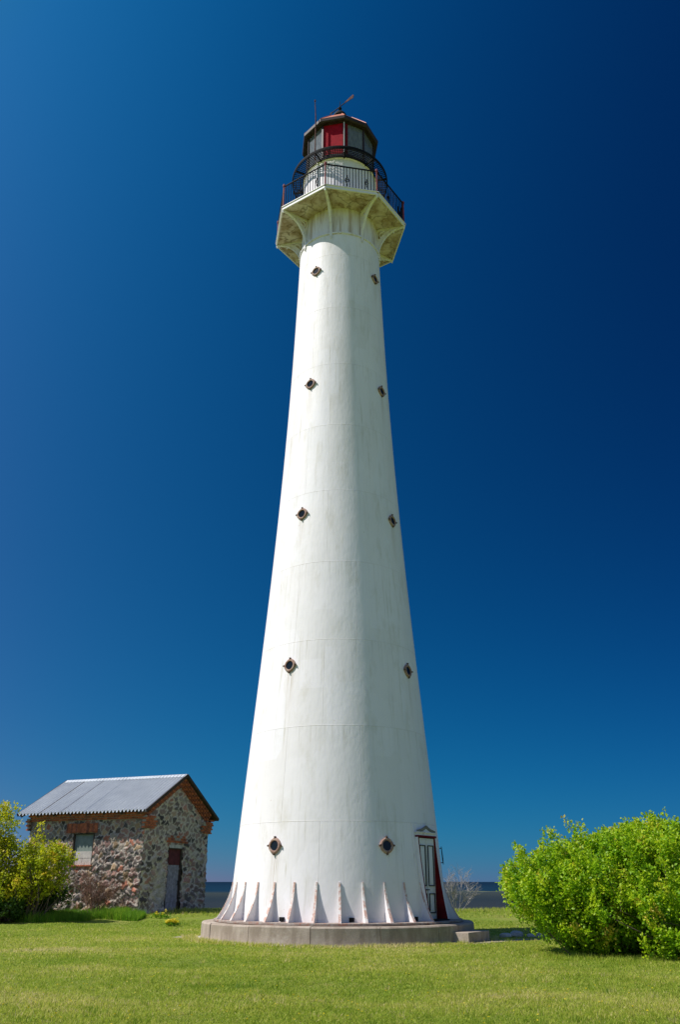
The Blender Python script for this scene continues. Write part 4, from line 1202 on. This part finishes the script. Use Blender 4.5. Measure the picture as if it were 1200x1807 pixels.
def lawn():
    global rng; rng = np.random.default_rng(21)
    N = 620000
    # density falls with distance from the camera
    d = 8.5 * (34.0 / 8.5) ** rng.random(N)
    ang = rng.uniform(-.62, .62, N)
    x = d * np.sin(ang); y = -27 + d * np.cos(ang)
    ok = (np.hypot(x + .055, y) > 4.10) & ~inside_house(x, y) & ~((np.abs(.824 * x - .566 * y - 4.0) < .36) & (np.abs(.566 * x + .824 * y - .28) < .68))
    f = fbm(x, y, 3)
    pth = ((x > 3.4) & (x < 6.7) & (np.abs(y - (-2.35 + (x - 3.4) * .42)) < .28) & (rng.random(N) < .8)) | ((np.hypot(x + 4.35, y) < .6) & (rng.random(N) < .8))
    ok &= ~pth
    x, y, d, f = x[ok], y[ok], d[ok], f[ok]; n = len(x)
    g = fbm(x * 3.1, y * 3.1, 8)
    h = (.028 + .018 * rng.random(n)) * (1 + .35 * g) * (1 + .25 * f)
    w = .006 + .00055 * d
    edge = np.hypot(x, y); tall = (edge < 4.55) & (rng.random(n) < .8)
    h = np.where(tall, h * (2.4 + 1.2 * np.clip(-x / 3, -0.6, 1) + 1.0 * fbm(x * 3, y * 3, 44)), h)
    h = np.maximum(h, .012)
    var = .47 + .34 * f + .22 * g + .14 * fbm(x * .45 + 5, y * .9, 31) + rng.normal(0, .16, n) + np.where(rng.random(n) < .05, .4, 0) + np.where(tall, .25, 0) + .30 * np.clip(fbm(x * .6 + 9, y * 1.6 + 2, 77) - .15, 0, 1) - .22 * np.clip(fbm(x * 1.2, y * 1.5, 91) - .2, 0, 1)
    blades('lawn_grass', x, y, h, w * 1.2, var, M['blade'], 'short mown lawn grass with dry yellowish patches')
    # taller meadow beyond the tower and under the shore edge
    N = 90000
    x = rng.uniform(-26, 26, N); y = rng.uniform(7.5, 24, N)
    ok = ~inside_house(x, y) & (np.hypot(x, y) > 4.2)
    x, y = x[ok], y[ok]; n = len(x)
    k = fbm(x, y, 15)
    blades('meadow_grass', x, y, (.05 + .08 * rng.random(n)) * (1 + .5 * k), .022 + .0 * x, .55 + .2 * k + rng.normal(0, .2, n), M['blade'], 'longer meadow grass growing toward the shore', .6)
    # lush strip at the foot of the house wall and under the left shrub
    N = 42000
    u = rng.uniform(0, 1, N); x = -17.5 + u * 10.2; yc = 9.9 + (x + 12.5) * -.38
    y = np.where(x < -9.2, rng.uniform(6.0, 9.2, N), yc - rng.uniform(.0, 1.3, N) ** 1.3)
    y = y + .35 * np.sin(x * 1.9)
    ok = ~inside_house(x, y); x, y = x[ok], y[ok]; n = len(x)
    k = fbm(x * 2, y * 2, 5)
    blades('tall_grass', x, y, (.16 + .24 * rng.random(n)) * (1 + .6 * k), .020 + 0 * x, .5 + .3 * k + rng.normal(0, .2, n), M['blade_tall'], 'strip of tall lush grass along the foot of the stone house and shrub', .35)
    # tufts the mower missed: scattered over the lawn, thick against the stone base and the wall foot
    nt = 620
    d = 10 * (30 / 10) ** rng.random(nt); ang = rng.uniform(-.5, .5, nt); tx = d * np.sin(ang); ty = -27 + d * np.cos(ang)
    q = rng.uniform(-2.2, 2.2, 260); tx = np.concatenate([tx, (4.18 + .18 * rng.random(260)) * np.sin(q)]); ty = np.concatenate([ty, -(4.18 + .18 * rng.random(260)) * np.cos(q)])
    q = rng.random(200); tx = np.concatenate([tx, -12.4 + 5.6 * q]); ty = np.concatenate([ty, 10.6 - 2.25 * q - .5 * rng.random(200)])
    ok = (np.hypot(tx, ty) > 4.13) & ~inside_house(tx, ty) & ~((np.abs(.824 * tx - .566 * ty - 4.0) < .4) & (np.abs(.566 * tx + .824 * ty - .28) < .7))
    tx, ty = tx[ok], ty[ok]; k_ = 26
    sz = np.repeat(rng.uniform(.5, 1.3, len(tx)), k_); tv = np.repeat(rng.uniform(.1, .95, len(tx)), k_)
    x = np.repeat(tx, k_) + rng.normal(0, .045, len(sz)) * sz; y = np.repeat(ty, k_) + rng.normal(0, .045, len(sz)) * sz
    blades('grass_tufts', x, y, (.05 + .06 * rng.random(len(sz))) * sz, .012 + 0 * x, tv + rng.normal(0, .12, len(sz)), M['blade'], 'scattered taller grass tufts left by the mower in the lawn', .6)
    # grass skirts under the big bush
    N = 9000
    x = rng.uniform(4.0, 11, N); y = -8.0 + .25 * np.sin(x * 2.3) + .2 * np.sin(x * 5.1) + rng.normal(0, .35, N) + np.where(x < 6, (6 - x) * .9, 0)
    n = N
    blades('bush_grass', x, y, .04 + .09 * rng.random(n) ** 2, .014 + 0 * x, .45 + rng.normal(0, .2, n), M['blade'], 'ragged taller grass along the foot of the big green bush', .4)
    # scattered dandelions and daisies in the lawn, too many to count
    N = 420
    d = 10 * (27 / 10) ** rng.random(N); ang = rng.uniform(-.45, .45, N); x = d * np.sin(ang); y = -27 + d * np.cos(ang)
    ok = np.hypot(x, y) > 4.4; x, y = x[ok], y[ok]; n = len(x)
    cen = np.repeat(np.stack([x, y, gh(x, y) + .045], 1), 7, 0)
    dr = rng.normal(size=(len(cen), 3)); dr[:, 2] = np.abs(dr[:, 2]) * .5
    V, lo, st, to, at = leaf_cloud(cen, dr, np.full(len(cen), .016), rng.random(len(cen)), .1)
    o = raw_mesh('lawn_flowers', V, lo, st, to, M['petal'], {'var': at}); tag(o, 'tiny yellow flowers scattered through the mown lawn', 'flowers', None, 'stuff')
lawn()

def flower_clump(x, y, s, n, label, dens=1.0):
    global rng; rng = np.random.default_rng(int(abs(x) * 100))
    z = float(gh(x, y)); root = empty('yellow_flowers', (x, y, z)); tag(root, label, 'flowers', 'yellow flower clumps near the stone house')
    c = rng.normal(size=(n, 3)) * np.array([s, s * .5, s * .28]); c[:, 2] = np.abs(c[:, 2]) + .12
    cen = np.repeat(c, 10, 0) + rng.normal(size=(n * 10, 3)) * .02; dr = rng.normal(size=cen.shape)
    V, lo, st, to, at = leaf_cloud(cen, dr, np.full(len(cen), .045), rng.random(len(cen)), .1)
    o = raw_mesh('blossom', V, lo, st, to, M['petal'], {'var': at}); o.parent = root
    k = 110; c2 = rng.normal(size=(k, 3)) * np.array([s * .9, s * .5, .05]); c2[:, 2] = np.abs(c2[:, 2])
    d2 = rng.normal(size=(k, 3)) * .4; d2[:, 2] = 1
    V, lo, st, to, at = leaf_cloud(c2, d2, rng.uniform(.06, .13, k), rng.random(k), .2)
    o = raw_mesh('leaves', V, lo, st, to, M['blade_tall'], {'var': at}); o.parent = root
flower_clump(-5.75, 4.4, .12, 50, 'dense bright yellow flower clump left of the lighthouse base')
flower_clump(-6.65, 7.2, .20, 9, 'thin yellow flowers just behind the bright clump, near the house door')
flower_clump(-11.0, 8.2 - 1.2, .14, 9, 'small yellow flowers in the tall grass below the boarded window')
